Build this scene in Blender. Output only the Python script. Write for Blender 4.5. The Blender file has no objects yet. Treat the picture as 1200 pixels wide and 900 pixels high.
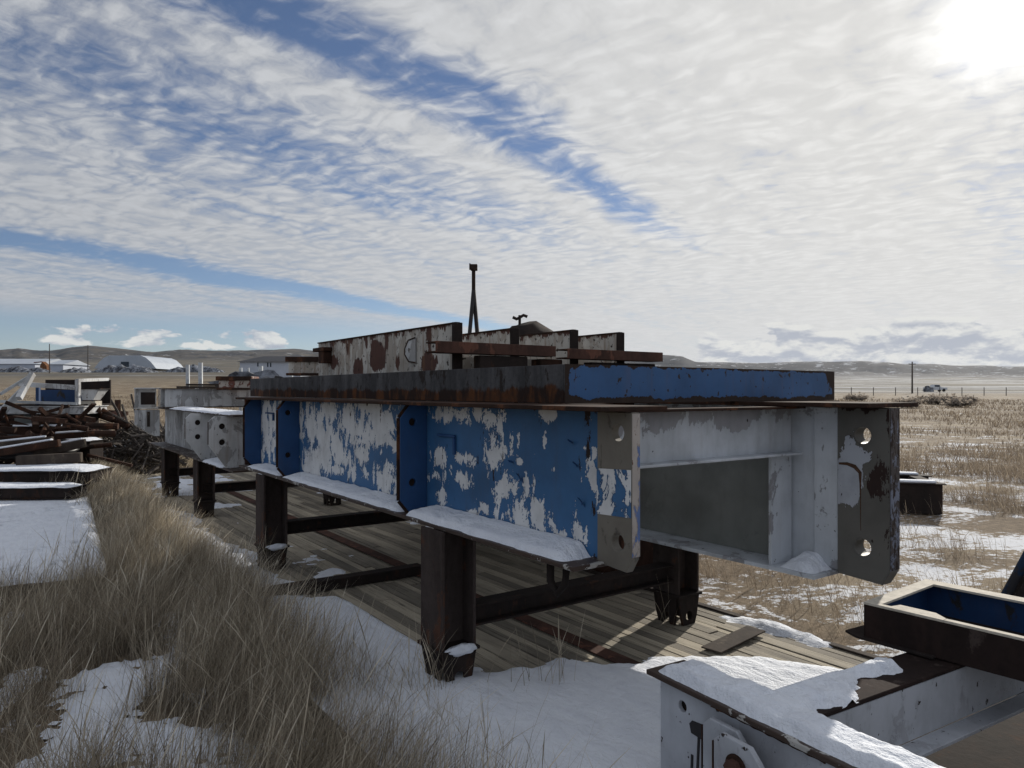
import bpy, bmesh, math, random
import numpy as np
from mathutils import Matrix, Vector, noise as mnoise
random.seed(7); RNG = np.random.default_rng(7)
R = math.radians
scene = bpy.context.scene
COL = scene.collection
EYE = 1.75; F = 850.0; HOR = 458.0          # camera height (m), focal length and horizon of the 1200x900 photo
DECK = 0.12

# ---------------------------------------------------------------- node helper
class NG:
    def __init__(s, tree): s.t = tree; s.l = tree.links
    def n(s, typ, ins=None, **kw):
        nd = s.t.nodes.new(typ)
        for k, v in kw.items(): setattr(nd, k, v)
        if ins:
            for k, v in ins.items(): s.put(nd.inputs[k], v)
        return nd
    def put(s, sock, v):
        if hasattr(v, 'is_linked') or isinstance(v, bpy.types.NodeSocket): s.l.new(v, sock)
        elif isinstance(v, (tuple, list)) and len(v) == 3 and sock.type == 'RGBA': sock.default_value = (*v, 1)
        else: sock.default_value = v
    def m(s, op, a, b=0.0, c=0.0, clamp=False):
        nd = s.t.nodes.new('ShaderNodeMath'); nd.operation = op; nd.use_clamp = clamp
        s.put(nd.inputs[0], a); s.put(nd.inputs[1], b); s.put(nd.inputs[2], c)
        return nd.outputs[0]
    def mix(s, f, a, b, bt='MIX'):
        nd = s.t.nodes.new('ShaderNodeMix'); nd.data_type = 'RGBA'; nd.blend_type = bt
        s.put(nd.inputs[0], f); s.put(nd.inputs[6], a); s.put(nd.inputs[7], b)
        return nd.outputs[2]
    def ramp(s, v, lo, hi, a=0.0, b=1.0, smooth=True):
        nd = s.t.nodes.new('ShaderNodeMapRange'); nd.clamp = True
        if smooth: nd.interpolation_type = 'SMOOTHSTEP'
        s.put(nd.inputs[0], v); s.put(nd.inputs[1], lo); s.put(nd.inputs[2], hi); s.put(nd.inputs[3], a); s.put(nd.inputs[4], b)
        return nd.outputs[0]
    def noise(s, vec, scale, detail=4.0, rough=0.55, dist=0.0):
        nd = s.n('ShaderNodeTexNoise', {'Vector': vec, 'Scale': scale, 'Detail': detail, 'Roughness': rough, 'Distortion': dist})
        return nd.outputs['Fac']
    def mapping(s, vec, scale=(1, 1, 1), loc=(0, 0, 0), rot=(0, 0, 0)):
        nd = s.n('ShaderNodeMapping', {'Vector': vec}); nd.inputs['Scale'].default_value = scale
        nd.inputs['Location'].default_value = loc; nd.inputs['Rotation'].default_value = rot
        return nd.outputs[0]

def newmat(name):
    m = bpy.data.materials.new(name); m.use_nodes = True
    m.node_tree.nodes.clear(); g = NG(m.node_tree)
    out = g.n('ShaderNodeOutputMaterial'); return m, g, out
def finish(g, out, col, rough=0.7, bump=None, bstr=0.3, bdist=0.01, metal=0.0, spec=0.3):
    p = g.n('ShaderNodeBsdfPrincipled', {'Base Color': col, 'Roughness': rough, 'Metallic': metal})
    p.inputs['Specular IOR Level'].default_value = spec
    if bump is not None:
        b = g.n('ShaderNodeBump', {'Height': bump, 'Strength': bstr, 'Distance': bdist}); g.l.new(b.outputs[0], p.inputs['Normal'])
    g.l.new(p.outputs[0], out.inputs[0]); return p

RUST = (0.085, 0.036, 0.020); RUSTD = (0.022, 0.014, 0.011)
def peel(name, top, under, amount=0.0, scale=5.0, stretch=0.55, rust=0.0, rustcol=RUSTD, chips=0.0, streak=0.0, rough=0.55, edge=0.5, gain=1.0):
    """paint over an older coat; 'wear' attribute drives where it has come off"""
    m, g, out = newmat(name)
    co = g.n('ShaderNodeTexCoord').outputs['Object']
    v = g.mapping(co, (1, 1, stretch))
    wear = g.n('ShaderNodeAttribute', attribute_name='wear').outputs['Fac']
    rat = g.n('ShaderNodeAttribute', attribute_name='rust').outputs['Fac']
    n1 = g.noise(v, scale, 7, 0.66, 0.6); n2 = g.noise(v, scale * 9, 4, 0.6)
    n0 = g.noise(g.mapping(co, (1, 1, 0.22), (5, 5, 5)), scale * 3.2, 5, 0.65)
    s = g.m('ADD', g.m('ADD', g.m('MULTIPLY', g.m('SUBTRACT', n1, 0.5), gain), g.m('ADD', g.m('MULTIPLY', g.m('SUBTRACT', n2, 0.5), 0.12 * gain * gain), g.m('MULTIPLY', g.m('SUBTRACT', n0, 0.5), (gain - 1.0) * .45))), g.m('ADD', wear, amount))
    mask = g.ramp(s, 0.0, 0.012)
    rim = g.m('MULTIPLY', g.ramp(s, -0.03, 0.0), g.m('SUBTRACT', 1.0, mask))
    tone = g.noise(co, 2.3, 5, 0.6)
    topc = g.mix(g.ramp(tone, 0.35, 0.7), top, tuple(c * 0.72 for c in top))
    undc = g.mix(g.ramp(g.noise(co, 6, 6, 0.6), 0.4, 0.75), under, tuple(c * 0.78 for c in under))
    col = g.mix(mask, topc, undc)
    col = g.mix(g.m('MULTIPLY', rim, edge), col, rustcol)
    n3 = g.noise(g.mapping(co, (1, 1, 0.35), (3, 1, 7)), scale * 1.7, 8, 0.7, 0.3)
    rs = g.m('ADD', g.m('ADD', g.m('MULTIPLY', g.m('SUBTRACT', n3, 0.5), gain), rust - .22), rat)
    rm = g.ramp(rs, 0.0, 0.025)
    rc = g.mix(g.noise(co, 14, 5, 0.6), rustcol, tuple(min(1, c * 1.6) for c in rustcol))
    col = g.mix(rm, col, rc)
    if chips:
        n4 = g.noise(g.mapping(co, (1, 1, 0.8), (9, 2, 5)), 26, 4, 0.55)
        col = g.mix(g.ramp(n4, 0.74 - chips, 0.76 - chips), col, RUSTD)
    if streak:
        n5 = g.noise(g.mapping(co, (1, 1, 0.07), (2, 5, 0)), 16, 4, 0.6)
        col = g.mix(g.m('MULTIPLY', g.ramp(n5, 0.52, 0.75), streak), col, (0.16, 0.085, 0.045))
    grime = g.noise(g.mapping(co, (1, 1, 0.25)), 9, 5, 0.7)
    col = g.mix(g.ramp(grime, 0.45, 0.9, 0, 0.35), col, (0.07, 0.06, 0.055))
    spec_ = .2
    bump = g.m('ADD', g.m('MULTIPLY', mask, -0.6), g.m('ADD', g.m('MULTIPLY', n2, 0.25), g.m('MULTIPLY', rm, -0.4)))
    finish(g, out, col, g.ramp(rm, 0, 1, rough, 0.85), bump, 0.45, 0.006)
    return m

def rusty(name, c1, c2, c3=None, rough=0.75, scale=4, zsplit=None):
    m, g, out = newmat(name)
    co = g.n('ShaderNodeTexCoord').outputs['Object']
    a = g.noise(g.mapping(co, (1, 1, 0.3)), scale, 7, 0.65, 0.4); b = g.noise(co, scale * 7, 5, 0.65)
    col = g.mix(g.ramp(a, 0.36, 0.66), c1, c2)
    if c3: col = g.mix(g.ramp(g.noise(g.mapping(co, (1, 1, 0.5), (4, 4, 4)), scale * 1.6, 8, 0.7), 0.56, 0.62), col, c3)
    if zsplit:
        z = g.n('ShaderNodeSeparateXYZ', {'Vector': co}).outputs[2]
        w = g.m('ADD', z, g.m('MULTIPLY', g.m('SUBTRACT', g.noise(g.mapping(co, (1, 1, .5)), 7, 7, 0.7), 0.5), 0.16))
        col = g.mix(g.ramp(w, zsplit[0] + 0.012, zsplit[0] - 0.012), col, g.mix(g.ramp(a, .45, .6), zsplit[1], zsplit[2]))
    col = g.mix(g.ramp(b, 0.4, 0.8, 0, 0.45), col, tuple(c * 0.45 for c in c1))
    finish(g, out, col, max(rough, .9), b, 0.4, 0.006, spec=.12)
    return m

def plain(name, c, rough=0.7, var=0.3, scale=8, bstr=0.2, metal=0):
    m, g, out = newmat(name)
    co = g.n('ShaderNodeTexCoord').outputs['Object']
    a = g.noise(co, scale, 6, 0.65)
    finish(g, out, g.mix(g.ramp(a, 0.3, 0.7), c, tuple(x * (1 - var) for x in c)), rough, a, bstr, 0.01, metal)
    return m

BLUE = (0.040, 0.128, 0.280); WHITE = (0.64, 0.65, 0.66); DBLUE = (0.012, 0.045, 0.13)
M = {}
M['blue_web'] = peel('peeling_blue_paint', BLUE, WHITE, -0.36, 8.5, 0.6, -0.11, edge=0.8, gain=2.4)
M['blue_plate'] = peel('blue_plate_paint', (0.020, 0.070, 0.19), WHITE, -0.25, 5, 0.5, -0.02)
M['blue_top'] = peel('blue_channel_paint', (0.036, 0.105, 0.25), WHITE, -0.33, 5, 0.6, -0.03, RUSTD, chips=0.09, gain=1.3, streak=.15)
M['flange'] = peel('rusted_flange_edge', (0.055, 0.036, 0.028), (0.38, 0.37, 0.35), -0.09, 9, 1, 0.08)
M['lug'] = peel('bare_grey_lug', (0.17, 0.155, 0.13), (0.10, 0.095, 0.085), -0.12, 5, 0.6, -0.04, RUSTD)
M['lug_right'] = peel('bare_lug_rusted', (0.115, 0.11, 0.10), (0.30, 0.31, 0.33), -0.2, 4, 0.6, -0.04, (0.022, 0.012, 0.010), chips=0.03)
M['lug_edge'] = peel('lug_edge_paint', (0.055, 0.045, 0.045), (0.16, 0.18, 0.24), -0.02, 20, 0.9, 0.20)
M['white'] = peel('chalky_white_paint', (0.50, 0.53, 0.57), (0.27, 0.27, 0.285), -0.13, 4.5, 0.7, -0.13, RUSTD, chips=0.035, edge=0.35, gain=1.6, streak=.12)
M['grey'] = peel('grey_tone', (0.205, 0.215, 0.205), (0.19, 0.20, 0.19), -0.1, 3, 0.6, -0.13, edge=0.05)  # plain grey for backs; on the right web panel it carries shade
M['white_rust'] = peel('rust_stained_white', (0.50, 0.48, 0.44), (0.33, 0.30, 0.26), -0.03, 6, 0.35, -0.04, (0.060, 0.028, 0.022), chips=0.12, streak=0.95, gain=1.7)
M['white_bg'] = peel('weathered_white', (0.54, 0.55, 0.56), (0.30, 0.30, 0.30), -0.05, 4, 0.5, -0.05, RUSTD, chips=0.05, streak=0.35)
M['white_front'] = peel('white_paint_front', (0.44, 0.46, 0.50), (0.36, 0.37, 0.40), -0.08, 4, 0.8, -0.10, (0.012, 0.009, 0.008), chips=0.075, edge=.12, gain=1.3)
M['rust'] = rusty('dark_rust', (0.050, 0.026, 0.018), (0.024, 0.016, 0.013), (0.10, 0.045, 0.025))
M['rust_light'] = rusty('rust_brown', (0.10, 0.052, 0.040), (0.05, 0.03, 0.025), (0.15, 0.07, 0.05))
M['top_dark'] = rusty('grey_and_rust_channel', (0.050, 0.050, 0.053), (0.10, 0.10, 0.105), (0.032, 0.026, 0.024), zsplit=(0.075, (0.028, 0.016, 0.013), (0.105, 0.042, 0.018)), scale=6)
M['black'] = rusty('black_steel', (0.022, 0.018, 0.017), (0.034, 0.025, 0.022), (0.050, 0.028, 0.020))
M['black_box'] = rusty('black_frame_steel', (0.020, 0.014, 0.013), (0.035, 0.022, 0.019), (0.06, 0.045, 0.04))
M['post'] = rusty('post_steel', (0.040, 0.031, 0.028), (0.060, 0.047, 0.043), (0.085, 0.042, 0.028), scale=4)
M['dusty'] = plain('dusty_flange', (0.55, 0.50, 0.42), 0.8, 0.35, 18, 0.5)
M['dblue'] = peel('deep_blue_paint', DBLUE, (0.02, 0.02, 0.022), -0.12, 6, 0.7, -0.03)
M['timber'] = rusty('old_timber', (0.075, 0.06, 0.05), (0.04, 0.032, 0.028), (0.11, 0.09, 0.07))
M['hose'] = plain('black_hose', (0.022, 0.020, 0.022), 0.45, 0.4)
M['bark'] = plain('weathered_branch', (0.11, 0.095, 0.085), 0.9, 0.5, 30)
M['galv'] = plain('galvanised_pipe', (0.42, 0.44, 0.46), 0.5, 0.3, 12)
M['roof_white'] = plain('pale_sheet_roof', (0.42, 0.46, 0.52), 0.45, 0.15, 0.2)
M['roof_dark'] = plain('dark_sheet_roof', (0.022, 0.027, 0.042), 0.95, 0.2, 0.2)
M['wall_white'] = plain('white_siding', (0.48, 0.52, 0.60), 0.6, 0.15, 0.3)
M['glass'] = plain('dark_glass', (0.03, 0.04, 0.06), 0.15, 0.1)
M['rubble'] = rusty('scrap_heap', (0.03, 0.032, 0.04), (0.30, 0.32, 0.36), (0.02, 0.02, 0.025), scale=0.6)
M['tyre'] = plain('tyre_rubber', (0.02, 0.02, 0.02), 0.8)
M['car_white'] = plain('car_paint', (0.6, 0.62, 0.65), 0.3, 0.1)
M['orange'] = rusty('orange_rust_steel', (0.20, 0.09, 0.04), (0.10, 0.05, 0.03), (0.30, 0.16, 0.08), scale=1)


def snowmat():
    m, g, out = newmat('snow_crust')
    co = g.n('ShaderNodeTexCoord').outputs['Object']
    a = g.noise(co, 22, 6, 0.62); b = g.noise(co, 120, 3, 0.6); c = g.noise(g.mapping(co, (1, 2.5, 1)), 5, 4, 0.6)
    h = g.m('ADD', g.m('ADD', g.m('MULTIPLY', a, 0.8), g.m('MULTIPLY', b, 0.22)), g.m('MULTIPLY', c, 1.2))
    dirt = g.ramp(g.noise(co, 60, 5, .7), .66, .74, 0, .35)
    p = finish(g, out, g.mix(dirt, g.mix(g.ramp(c, 0.35, 0.75), (0.76, 0.79, 0.85), (0.68, 0.71, 0.78)), (.30, .26, .21)), 0.75, h, 0.85, 0.03)
    return m
M['snow'] = snowmat()

def woodmat(name, w, base, dark, along='X'):
    """boards along local X, one tone per board"""
    m, g, out = newmat(name)
    co = g.n('ShaderNodeTexCoord').outputs['Object']
    rnd = g.n('ShaderNodeAttribute', attribute_name='rnd').outputs['Fac']
    off = g.n('ShaderNodeVectorMath', {0: co, 1: (0, 0, 0)}, operation='ADD')
    sh = g.n('ShaderNodeCombineXYZ', {'X': g.m('MULTIPLY', rnd, 37.0), 'Y': g.m('MULTIPLY', rnd, 11.0)})
    g.l.new(sh.outputs[0], off.inputs[1])
    v = off.outputs[0]
    grain = g.noise(g.mapping(v, (0.9, 34, 10)), 2.2, 6, 0.7, 0.4)
    fine = g.noise(g.mapping(v, (2.5, 120, 30)), 2.0, 4, 0.7)
    blot = g.noise(v, 3.0, 5, 0.6)
    tone = g.m('ADD', g.m('MULTIPLY', rnd, 0.55), g.m('MULTIPLY', blot, 0.6))
    col = g.mix(g.ramp(tone, 0.25, 0.85), dark, base)
    col = g.mix(g.ramp(grain, 0.50, 0.70, 0, 0.85), col, tuple(c * 0.22 for c in dark))
    col = g.mix(g.ramp(fine, 0.5, 0.8, 0, 0.4), col, tuple(c * 0.35 for c in dark))
    finish(g, out, col, 0.85, g.m('ADD', g.m('MULTIPLY', grain, -1.0), g.m('MULTIPLY', fine, -0.4)), 0.6, 0.008)
    return m
M['deck'] = woodmat('weathered_planks', 0.14, (0.42, 0.37, 0.285), (0.17, 0.15, 0.12))

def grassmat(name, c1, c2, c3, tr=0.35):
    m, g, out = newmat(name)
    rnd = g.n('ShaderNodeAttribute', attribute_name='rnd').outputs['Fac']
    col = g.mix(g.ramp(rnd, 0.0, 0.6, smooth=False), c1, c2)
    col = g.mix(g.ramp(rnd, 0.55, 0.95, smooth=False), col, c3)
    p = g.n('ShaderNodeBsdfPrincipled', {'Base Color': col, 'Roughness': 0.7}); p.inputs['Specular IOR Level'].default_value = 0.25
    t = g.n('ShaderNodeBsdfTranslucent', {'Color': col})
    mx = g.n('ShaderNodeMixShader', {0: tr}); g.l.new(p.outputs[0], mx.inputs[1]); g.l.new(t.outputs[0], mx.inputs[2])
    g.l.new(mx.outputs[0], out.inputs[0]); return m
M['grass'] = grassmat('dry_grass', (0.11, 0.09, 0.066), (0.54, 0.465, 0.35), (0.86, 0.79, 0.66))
M['grass_far'] = grassmat('dry_field_grass', (0.13, 0.10, 0.075), (0.36, 0.295, 0.22), (0.60, 0.51, 0.39))

M['foot_shrub'] = grassmat('sagebrush_leaf', (0.30, 0.26, 0.22), (0.3, .26, .22), (0.3, .26, .22), .5)
# ---------------------------------------------------------------- frames
def frame(x, y, theta):
    """local x runs towards the near end, local y to the right-back, z up (absolute height)"""
    t = R(theta)
    return Matrix(((math.sin(t), math.cos(t), 0, x), (-math.cos(t), math.sin(t), 0, y), (0, 0, 1, 0), (0, 0, 0, 1)))
FM = frame(0.516, 3.027, 35.4)       # main steel structure
F2 = frame(0.549, 2.937, 31.0)       # white frame in the foreground
F3 = frame(1.60, 3.29, 38.0)         # black box frame on it
def FX(x, y, rot=0.0):
    return Matrix.Translation((x, y, 0)) @ Matrix.Rotation(R(rot), 4, 'Z')
def P(px, py, Y):                    # photo pixel at depth Y -> world
    return Vector(((px - 600) / F * Y, Y, EYE - (py - HOR) / F * Y))
def G(px, py, z=0.0):                # photo pixel on the horizontal plane z
    Y = (EYE - z) * F / (py - HOR); return Vector(((px - 600) / F * Y, Y, z))
FMI = FM.inverted()
def un(px, py, z=DECK):
    p = FMI @ G(px, py, z); return -p.x, p.y

# ---------------------------------------------------------------- mesh builder
class MB:
    def __init__(s): s.v = []; s.f = []; s.att = {}
    def add(s, vs, fs):
        o = len(s.v); s.v += [tuple(v) for v in vs]; s.f += [tuple(i + o for i in f) for f in fs]; return s
    def box(s, x0, x1, y0, y1, z0, z1):
        vs = [(x, y, z) for x in (x0, x1) for y in (y0, y1) for z in (z0, z1)]
        return s.add(vs, [(0, 1, 3, 2), (4, 6, 7, 5), (0, 4, 5, 1), (2, 3, 7, 6), (0, 2, 6, 4), (1, 5, 7, 3)])
    def obox(s, p0, p1, w, h, up=(0, 0, 1)):
        p0, p1 = Vector(p0), Vector(p1); d = (p1 - p0).normalized(); sd = d.cross(Vector(up))
        if sd.length < 1e-4: sd = d.cross(Vector((1, 0, 0)))
        sd.normalize(); u = sd.cross(d)
        vs = [p + sd * a * w / 2 + u * b * h / 2 for p in (p0, p1) for a in (-1, 1) for b in (-1, 1)]
        return s.add(vs, [(0, 1, 3, 2), (4, 6, 7, 5), (0, 4, 5, 1), (2, 3, 7, 6), (0, 2, 6, 4), (1, 5, 7, 3)])
    def tube(s, pts, r, seg=10, r1=None, cap=True):
        pts = [Vector(p) for p in pts]; n = len(pts); vs = []; fs = []
        up = Vector((0.13, 0.21, 0.97))
        for i, p in enumerate(pts):
            d = (pts[min(i + 1, n - 1)] - pts[max(i - 1, 0)]).normalized()
            a = d.cross(up)
            if a.length < 0.05: a = d.cross(Vector((1, 0, 0)))
            a.normalize(); b = a.cross(d)
            rr = r if r1 is None else r + (r1 - r) * i / (n - 1)
            for k in range(seg):
                t = 2 * math.pi * k / seg; vs.append(p + a * math.cos(t) * rr + b * math.sin(t) * rr)
        for i in range(n - 1):
            for k in range(seg):
                k2 = (k + 1) % seg; fs.append((i * seg + k, i * seg + k2, (i + 1) * seg + k2, (i + 1) * seg + k))
        if cap: fs.append(tuple(range(seg - 1, -1, -1))); fs.append(tuple((n - 1) * seg + k for k in range(seg)))
        return s.add(vs, fs)
    def plate(s, outline, holes, t, plane, off, bev=0.002):
        """flat plate with real holes; plane 'xz','yz' or 'xy', centred on off"""
        cu = bpy.data.curves.new('tmp', 'CURVE'); cu.dimensions = '2D'; cu.fill_mode = 'BOTH'
        cu.extrude = max(t / 2 - bev, 0.0004); cu.bevel_depth = bev; cu.bevel_resolution = 0; cu.offset = -bev
        for loop in [outline] + [[(cx + r * math.cos(2 * math.pi * k / 24), cy + r * math.sin(2 * math.pi * k / 24)) for k in range(24)] for cx, cy, r in holes]:
            sp = cu.splines.new('POLY'); sp.points.add(len(loop) - 1); sp.use_cyclic_u = True
            for q, (a, b) in zip(sp.points, loop): q.co = (a, b, 0, 1)
        o = bpy.data.objects.new('tmp', cu); me = bpy.data.meshes.new_from_object(o)
        vs = []
        for v in me.vertices:
            a, b, e = v.co
            vs.append({'xz': (a, off + e, b), 'yz': (off + e, a, b), 'xy': (a, b, off + e)}[plane])
        s.add(vs, [tuple(p.vertices) for p in me.polygons])
        bpy.data.objects.remove(o); bpy.data.curves.remove(cu); bpy.data.meshes.remove(me)
        return s
    def grid(s, fn, nx, ny):
        vs = [fn(i / nx, j / ny) for i in range(nx + 1) for j in range(ny + 1)]
        fs = [(i * (ny + 1) + j, (i + 1) * (ny + 1) + j, (i + 1) * (ny + 1) + j + 1, i * (ny + 1) + j + 1) for i in range(nx) for j in range(ny)]
        return s.add(vs, fs)
    def blob(s, c, r, nz=0.3, seg=10, seed=0, flat=1.0):
        bm = bmesh.new(); bmesh.ops.create_icosphere(bm, subdivisions=3, radius=1)
        vs = []
        for v in bm.verts:
            d = v.co.normalized(); k = 1 + nz * mnoise.noise(d * 1.7 + Vector((seed, 0, 0))) + nz * .5 * mnoise.noise(d * 4 + Vector((0, seed, 0)))
            vs.append((c[0] + d.x * r[0] * k, c[1] + d.y * r[1] * k, c[2] + d.z * r[2] * k))
        fs = [tuple(v.index for v in f.verts) for f in bm.faces]; bm.free()
        return s.add(vs, fs)

ROOTM = {}; ROOTF = {}
def setp(o, label=None, cat=None, group=None, kind=None):
    if label: o['label'] = label
    if cat: o['category'] = cat
    if group: o['group'] = group
    if kind: o['kind'] = kind
    return o
def thing(name, label, cat, fr, base, group=None):
    o = bpy.data.objects.new(name, None); COL.objects.link(o); o.empty_display_size = 0.2
    Mx = fr @ Matrix.Translation(base); o.matrix_world = Mx; ROOTM[o.name] = Mx; ROOTF[o.name] = fr
    return setp(o, label, cat, group)
def build(name, mb, mat, parent=None, fr=None, base=(0, 0, 0), smooth=False, bevel=0.0, recalc=True):
    """mb is in frame fr; under a parent, verts go to the root's local space"""
    root = parent
    while root is not None and root.parent is not None: root = root.parent
    if fr is None: fr = ROOTF.get(root.name, FM) if root is not None else FM
    if root is not None: Mx = ROOTM[root.name]
    else: Mx = fr @ Matrix.Translation(base)
    T = Mx.inverted() @ fr
    me = bpy.data.meshes.new(name)
    me.from_pydata([T @ Vector(v) for v in mb.v], [], mb.f)
    if recalc or bevel:
        bm = bmesh.new(); bm.from_mesh(me)
        if bevel: 
            try: bmesh.ops.bevel(bm, geom=list(bm.edges), offset=bevel, segments=1, affect='EDGES', profile=0.5)
            except Exception: pass
        if recalc: bmesh.ops.recalc_face_normals(bm, faces=bm.faces)
        bm.to_mesh(me); bm.free()
    for k, arr in mb.att.items():
        at = me.attributes.new(k, 'FLOAT', 'POINT'); at.data.foreach_set('value', np.asarray(arr, dtype=np.float32))
    me.materials.append(M[mat] if isinstance(mat, str) else mat)
    if smooth: me.polygons.foreach_set('use_smooth', [True] * len(me.polygons))
    me.update()
    o = bpy.data.objects.new(name, me); COL.objects.link(o)
    if parent is not None: o.parent = parent
    else: o.matrix_world = Mx; ROOTM[o.name] = Mx
    return o
def single(name, label, cat, mb, mat, fr=None, base=(0, 0, 0), group=None, kind=None, **kw):
    o = build(name, mb, mat, None, fr, base, **kw); return setp(o, label, cat, group, kind)
def copy_tree(o, parent=None, delta=None):
    c = o.copy(); COL.objects.link(c)
    c.parent = parent
    if parent is None and delta is not None: c.matrix_world = Matrix.Translation(delta) @ o.matrix_world
    for ch in list(o.children): copy_tree(ch, c)
    return c
EY = EYE
def Z(h): return EYE + h     # height given relative to the eye

# ---------------------------------------------------------------- wear helpers
def blobwear(pts, xz, amp=0.55):
    """sum of soft patches; pts (x, z), patches (x, z, rx, rz, a)"""
    out = np.zeros(len(pts))
    for (cx, cz, rx, rz, a) in xz:
        d = np.sqrt(((pts[:, 0] - cx) / rx) ** 2 + ((pts[:, 1] - cz) / rz) ** 2)
        out = np.maximum(out, a * np.clip(1.25 - d, 0, 1))
    return out
def webpt(px, py, n=0.0):
    r = (px - 600) / F
    u = (0.516 + .815 * n - r * (3.027 + .579 * n)) / (.579 + .815 * r)
    Y = 3.027 + .815 * u + .579 * n
    return -u, EYE - (py - HOR) / F * Y, Y
def webblob(px, py, rx, ry, a=0.34, n=0.0):
    x0, z0, Y = webpt(px, py, n); x1 = webpt(px + rx, py, n)[0]
    return (x0, z0, abs(x1 - x0), ry / F * Y, a)

# ================================================================ MAIN STRUCTURE : left blue beam
TOPF, BOT = Z(-0.065), Z(-0.764)
UEND = 5.35
root = thing('bridge_beam', 'long deep steel beam with peeling blue paint over white and snow on its lower flange', 'steel beam', FM, (-2.6, 0, BOT))
web = MB(); nx, nz = 420, 60
web.grid(lambda s, t: (-0.16 - s * (UEND - 0.16), 0.0, BOT + 0.02 + t * (TOPF - 0.02 - BOT - 0.02)), nx, nz)
pts = np.array([(v[0], v[2]) for v in web.v])
B = [webblob(*a) if a[0] > 470 else webblob(a[0], a[1], a[2] * 1.12, a[3] * 1.12, .4) for a in [
    # near panel (between the lug and the first stiffener)
    (532, 484, 34, 12), (575, 490, 9, 15), (586, 492, 7, 20), (645, 483, 11, 10), (514, 532, 9, 14), (546, 538, 14, 8), (538, 561, 14, 11),
    (514, 579, 9, 9), (580, 535, 11, 22), (590, 570, 18, 24), (610, 604, 26, 24), (632, 612, 20, 22), (646, 606, 9, 14), (618, 568, 7, 16), (683, 626, 10, 14),
    (656, 629, 7, 8), (600, 518, 3, 15, .3), (607, 518, 3, 15, .3), (638, 515, 3, 12, .3), (650, 550, 5, 8), (686, 524, 5, 7), (696, 530, 5, 10), (696, 560, 5, 14), (702, 590, 4, 12),
    (568, 595, 6, 6), (510, 560, 8, 8), (550, 600, 8, 5), (610, 540, 5, 5),
    # middle panel
    (365, 500, 16, 22), (385, 482, 12, 14), (380, 512, 22, 14), (372, 535, 20, 16), (363, 545, 12, 16), (395, 532, 20, 14), (410, 492, 13, 22), (440, 492, 24, 26),
    (450, 512, 16, 20), (415, 515, 14, 14), (420, 530, 9, 12), (396, 550, 16, 7), (450, 560, 16, 15), (456, 548, 10, 10), (413, 552, 5, 8), (430, 475, 30, 8), (428, 555, 4, 8), (383, 525, 26, 10),
    (370, 490, 16, 12), (430, 505, 20, 16), (400, 540, 20, 8),
    # far panel
    (311, 500, 12, 34), (316, 520, 10, 22), (303, 485, 8, 18), (320, 490, 8, 20), (289, 480, 4, 8)]]
web.att['wear'] = blobwear(pts, [(b[0], b[1], b[2] * 1.25, b[3] * 1.25, 0.58) for b in B])
web.att['rust'] = np.clip((pts[:, 1] - (TOPF - 0.05)) * 7, 0, .4) + np.clip((BOT + 0.06 - pts[:, 1]) * 5, 0, .3)
bweb = build('web', web, 'blue_web', root, recalc=False)
wb = MB().grid(lambda s, t: (-0.16 - s * (UEND - 0.16), 0.016, BOT + 0.02 + t * (TOPF - 0.04 - BOT)), 1, 1)
build('web_back', wb, 'grey', root, recalc=False)
build('bottom_flange', MB().box(-UEND, -0.17, -0.195, 0.195, BOT, BOT + 0.02), 'flange', root, bevel=0.003)
build('top_flange', MB().box(-UEND - 0.12, 0.0, -0.195, 0.195, TOPF - 0.02, TOPF), 'rust', root, bevel=0.003)
lug = MB().plate([(-0.215, BOT + 0.012), (-0.215, TOPF - 0.025), (0, TOPF - 0.025), (0, BOT + 0.06), (-0.035, BOT + 0.0)],
                 [(-0.085, Z(-0.178), 0.037), (-0.085, Z(-0.645), 0.037)], 0.045, 'xz', -0.0, 0.004)
pl = [(p[0], p[2]) for p in lug.v]
lo = build('lug_plate', lug, 'lug', root)
build('lug_patch', MB().plate([(-0.214, Z(-.54)), (-0.214, Z(-.34)), (-0.002, Z(-.33)), (-0.002, Z(-.53))], [], 0.002, 'xz', -0.0245, 0.0005), peel('blue_remnant_paint', BLUE, WHITE, 0.02, 9, .6, 0.02), lo)
build('lug_edge', MB().box(0.001, 0.004, -0.022, 0.022, BOT + 0.07, TOPF - 0.03), peel('flaking_edge_paint', (0.40, 0.36, 0.33), (0.10, 0.16, 0.33), -0.05, 14, .3, 0.08, RUST), lo)
def stiffener(u, w, root, mat='blue_plate', holes=True, side=-1):
    c = 0.065
    o = MB().plate([(side * 0.002, BOT + 0.022), (side * 0.002, TOPF - 0.022), (side * (w - c), TOPF - 0.022), (side * w, TOPF - 0.10), (side * w, BOT + 0.10), (side * (w - c), BOT + 0.022)],
                   [(side * (w * 0.55), Z(-0.19), 0.024), (side * (w * 0.55), Z(-0.56), 0.024)] if holes else [], 0.022, 'yz', -u)
    s = build('stiffener', o, mat, root)
    if holes: build('hole_dark_plate', MB().box(-u - .03, -u - .0125, side * (w - .03), side * .06, Z(-.62), Z(-.14)), 'black', s)  # black plate added so the holes look deep and dark
    e = MB(); ol = [(side * (w - c), TOPF - 0.022), (side * w, TOPF - 0.10), (side * w, BOT + 0.10), (side * (w - c), BOT + 0.022)]
    for p_, q_ in zip(ol, ol[1:]): e.obox((-u, p_[0], p_[1]), (-u, q_[0], q_[1]), .036, .010, (1, 0, 0))
    build('stiffener_edge', e, 'rust', s)
for u in (1.807, 4.13): stiffener(u, 0.185, root)
stiffener(5.26, 0.16, root, 'blue_plate', False)
build('end_plate', MB().box(-UEND - 0.03, -UEND, -0.13, 0.13, BOT + 0.02, TOPF - 0.02), 'rust_light', root, bevel=0.003)
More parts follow.
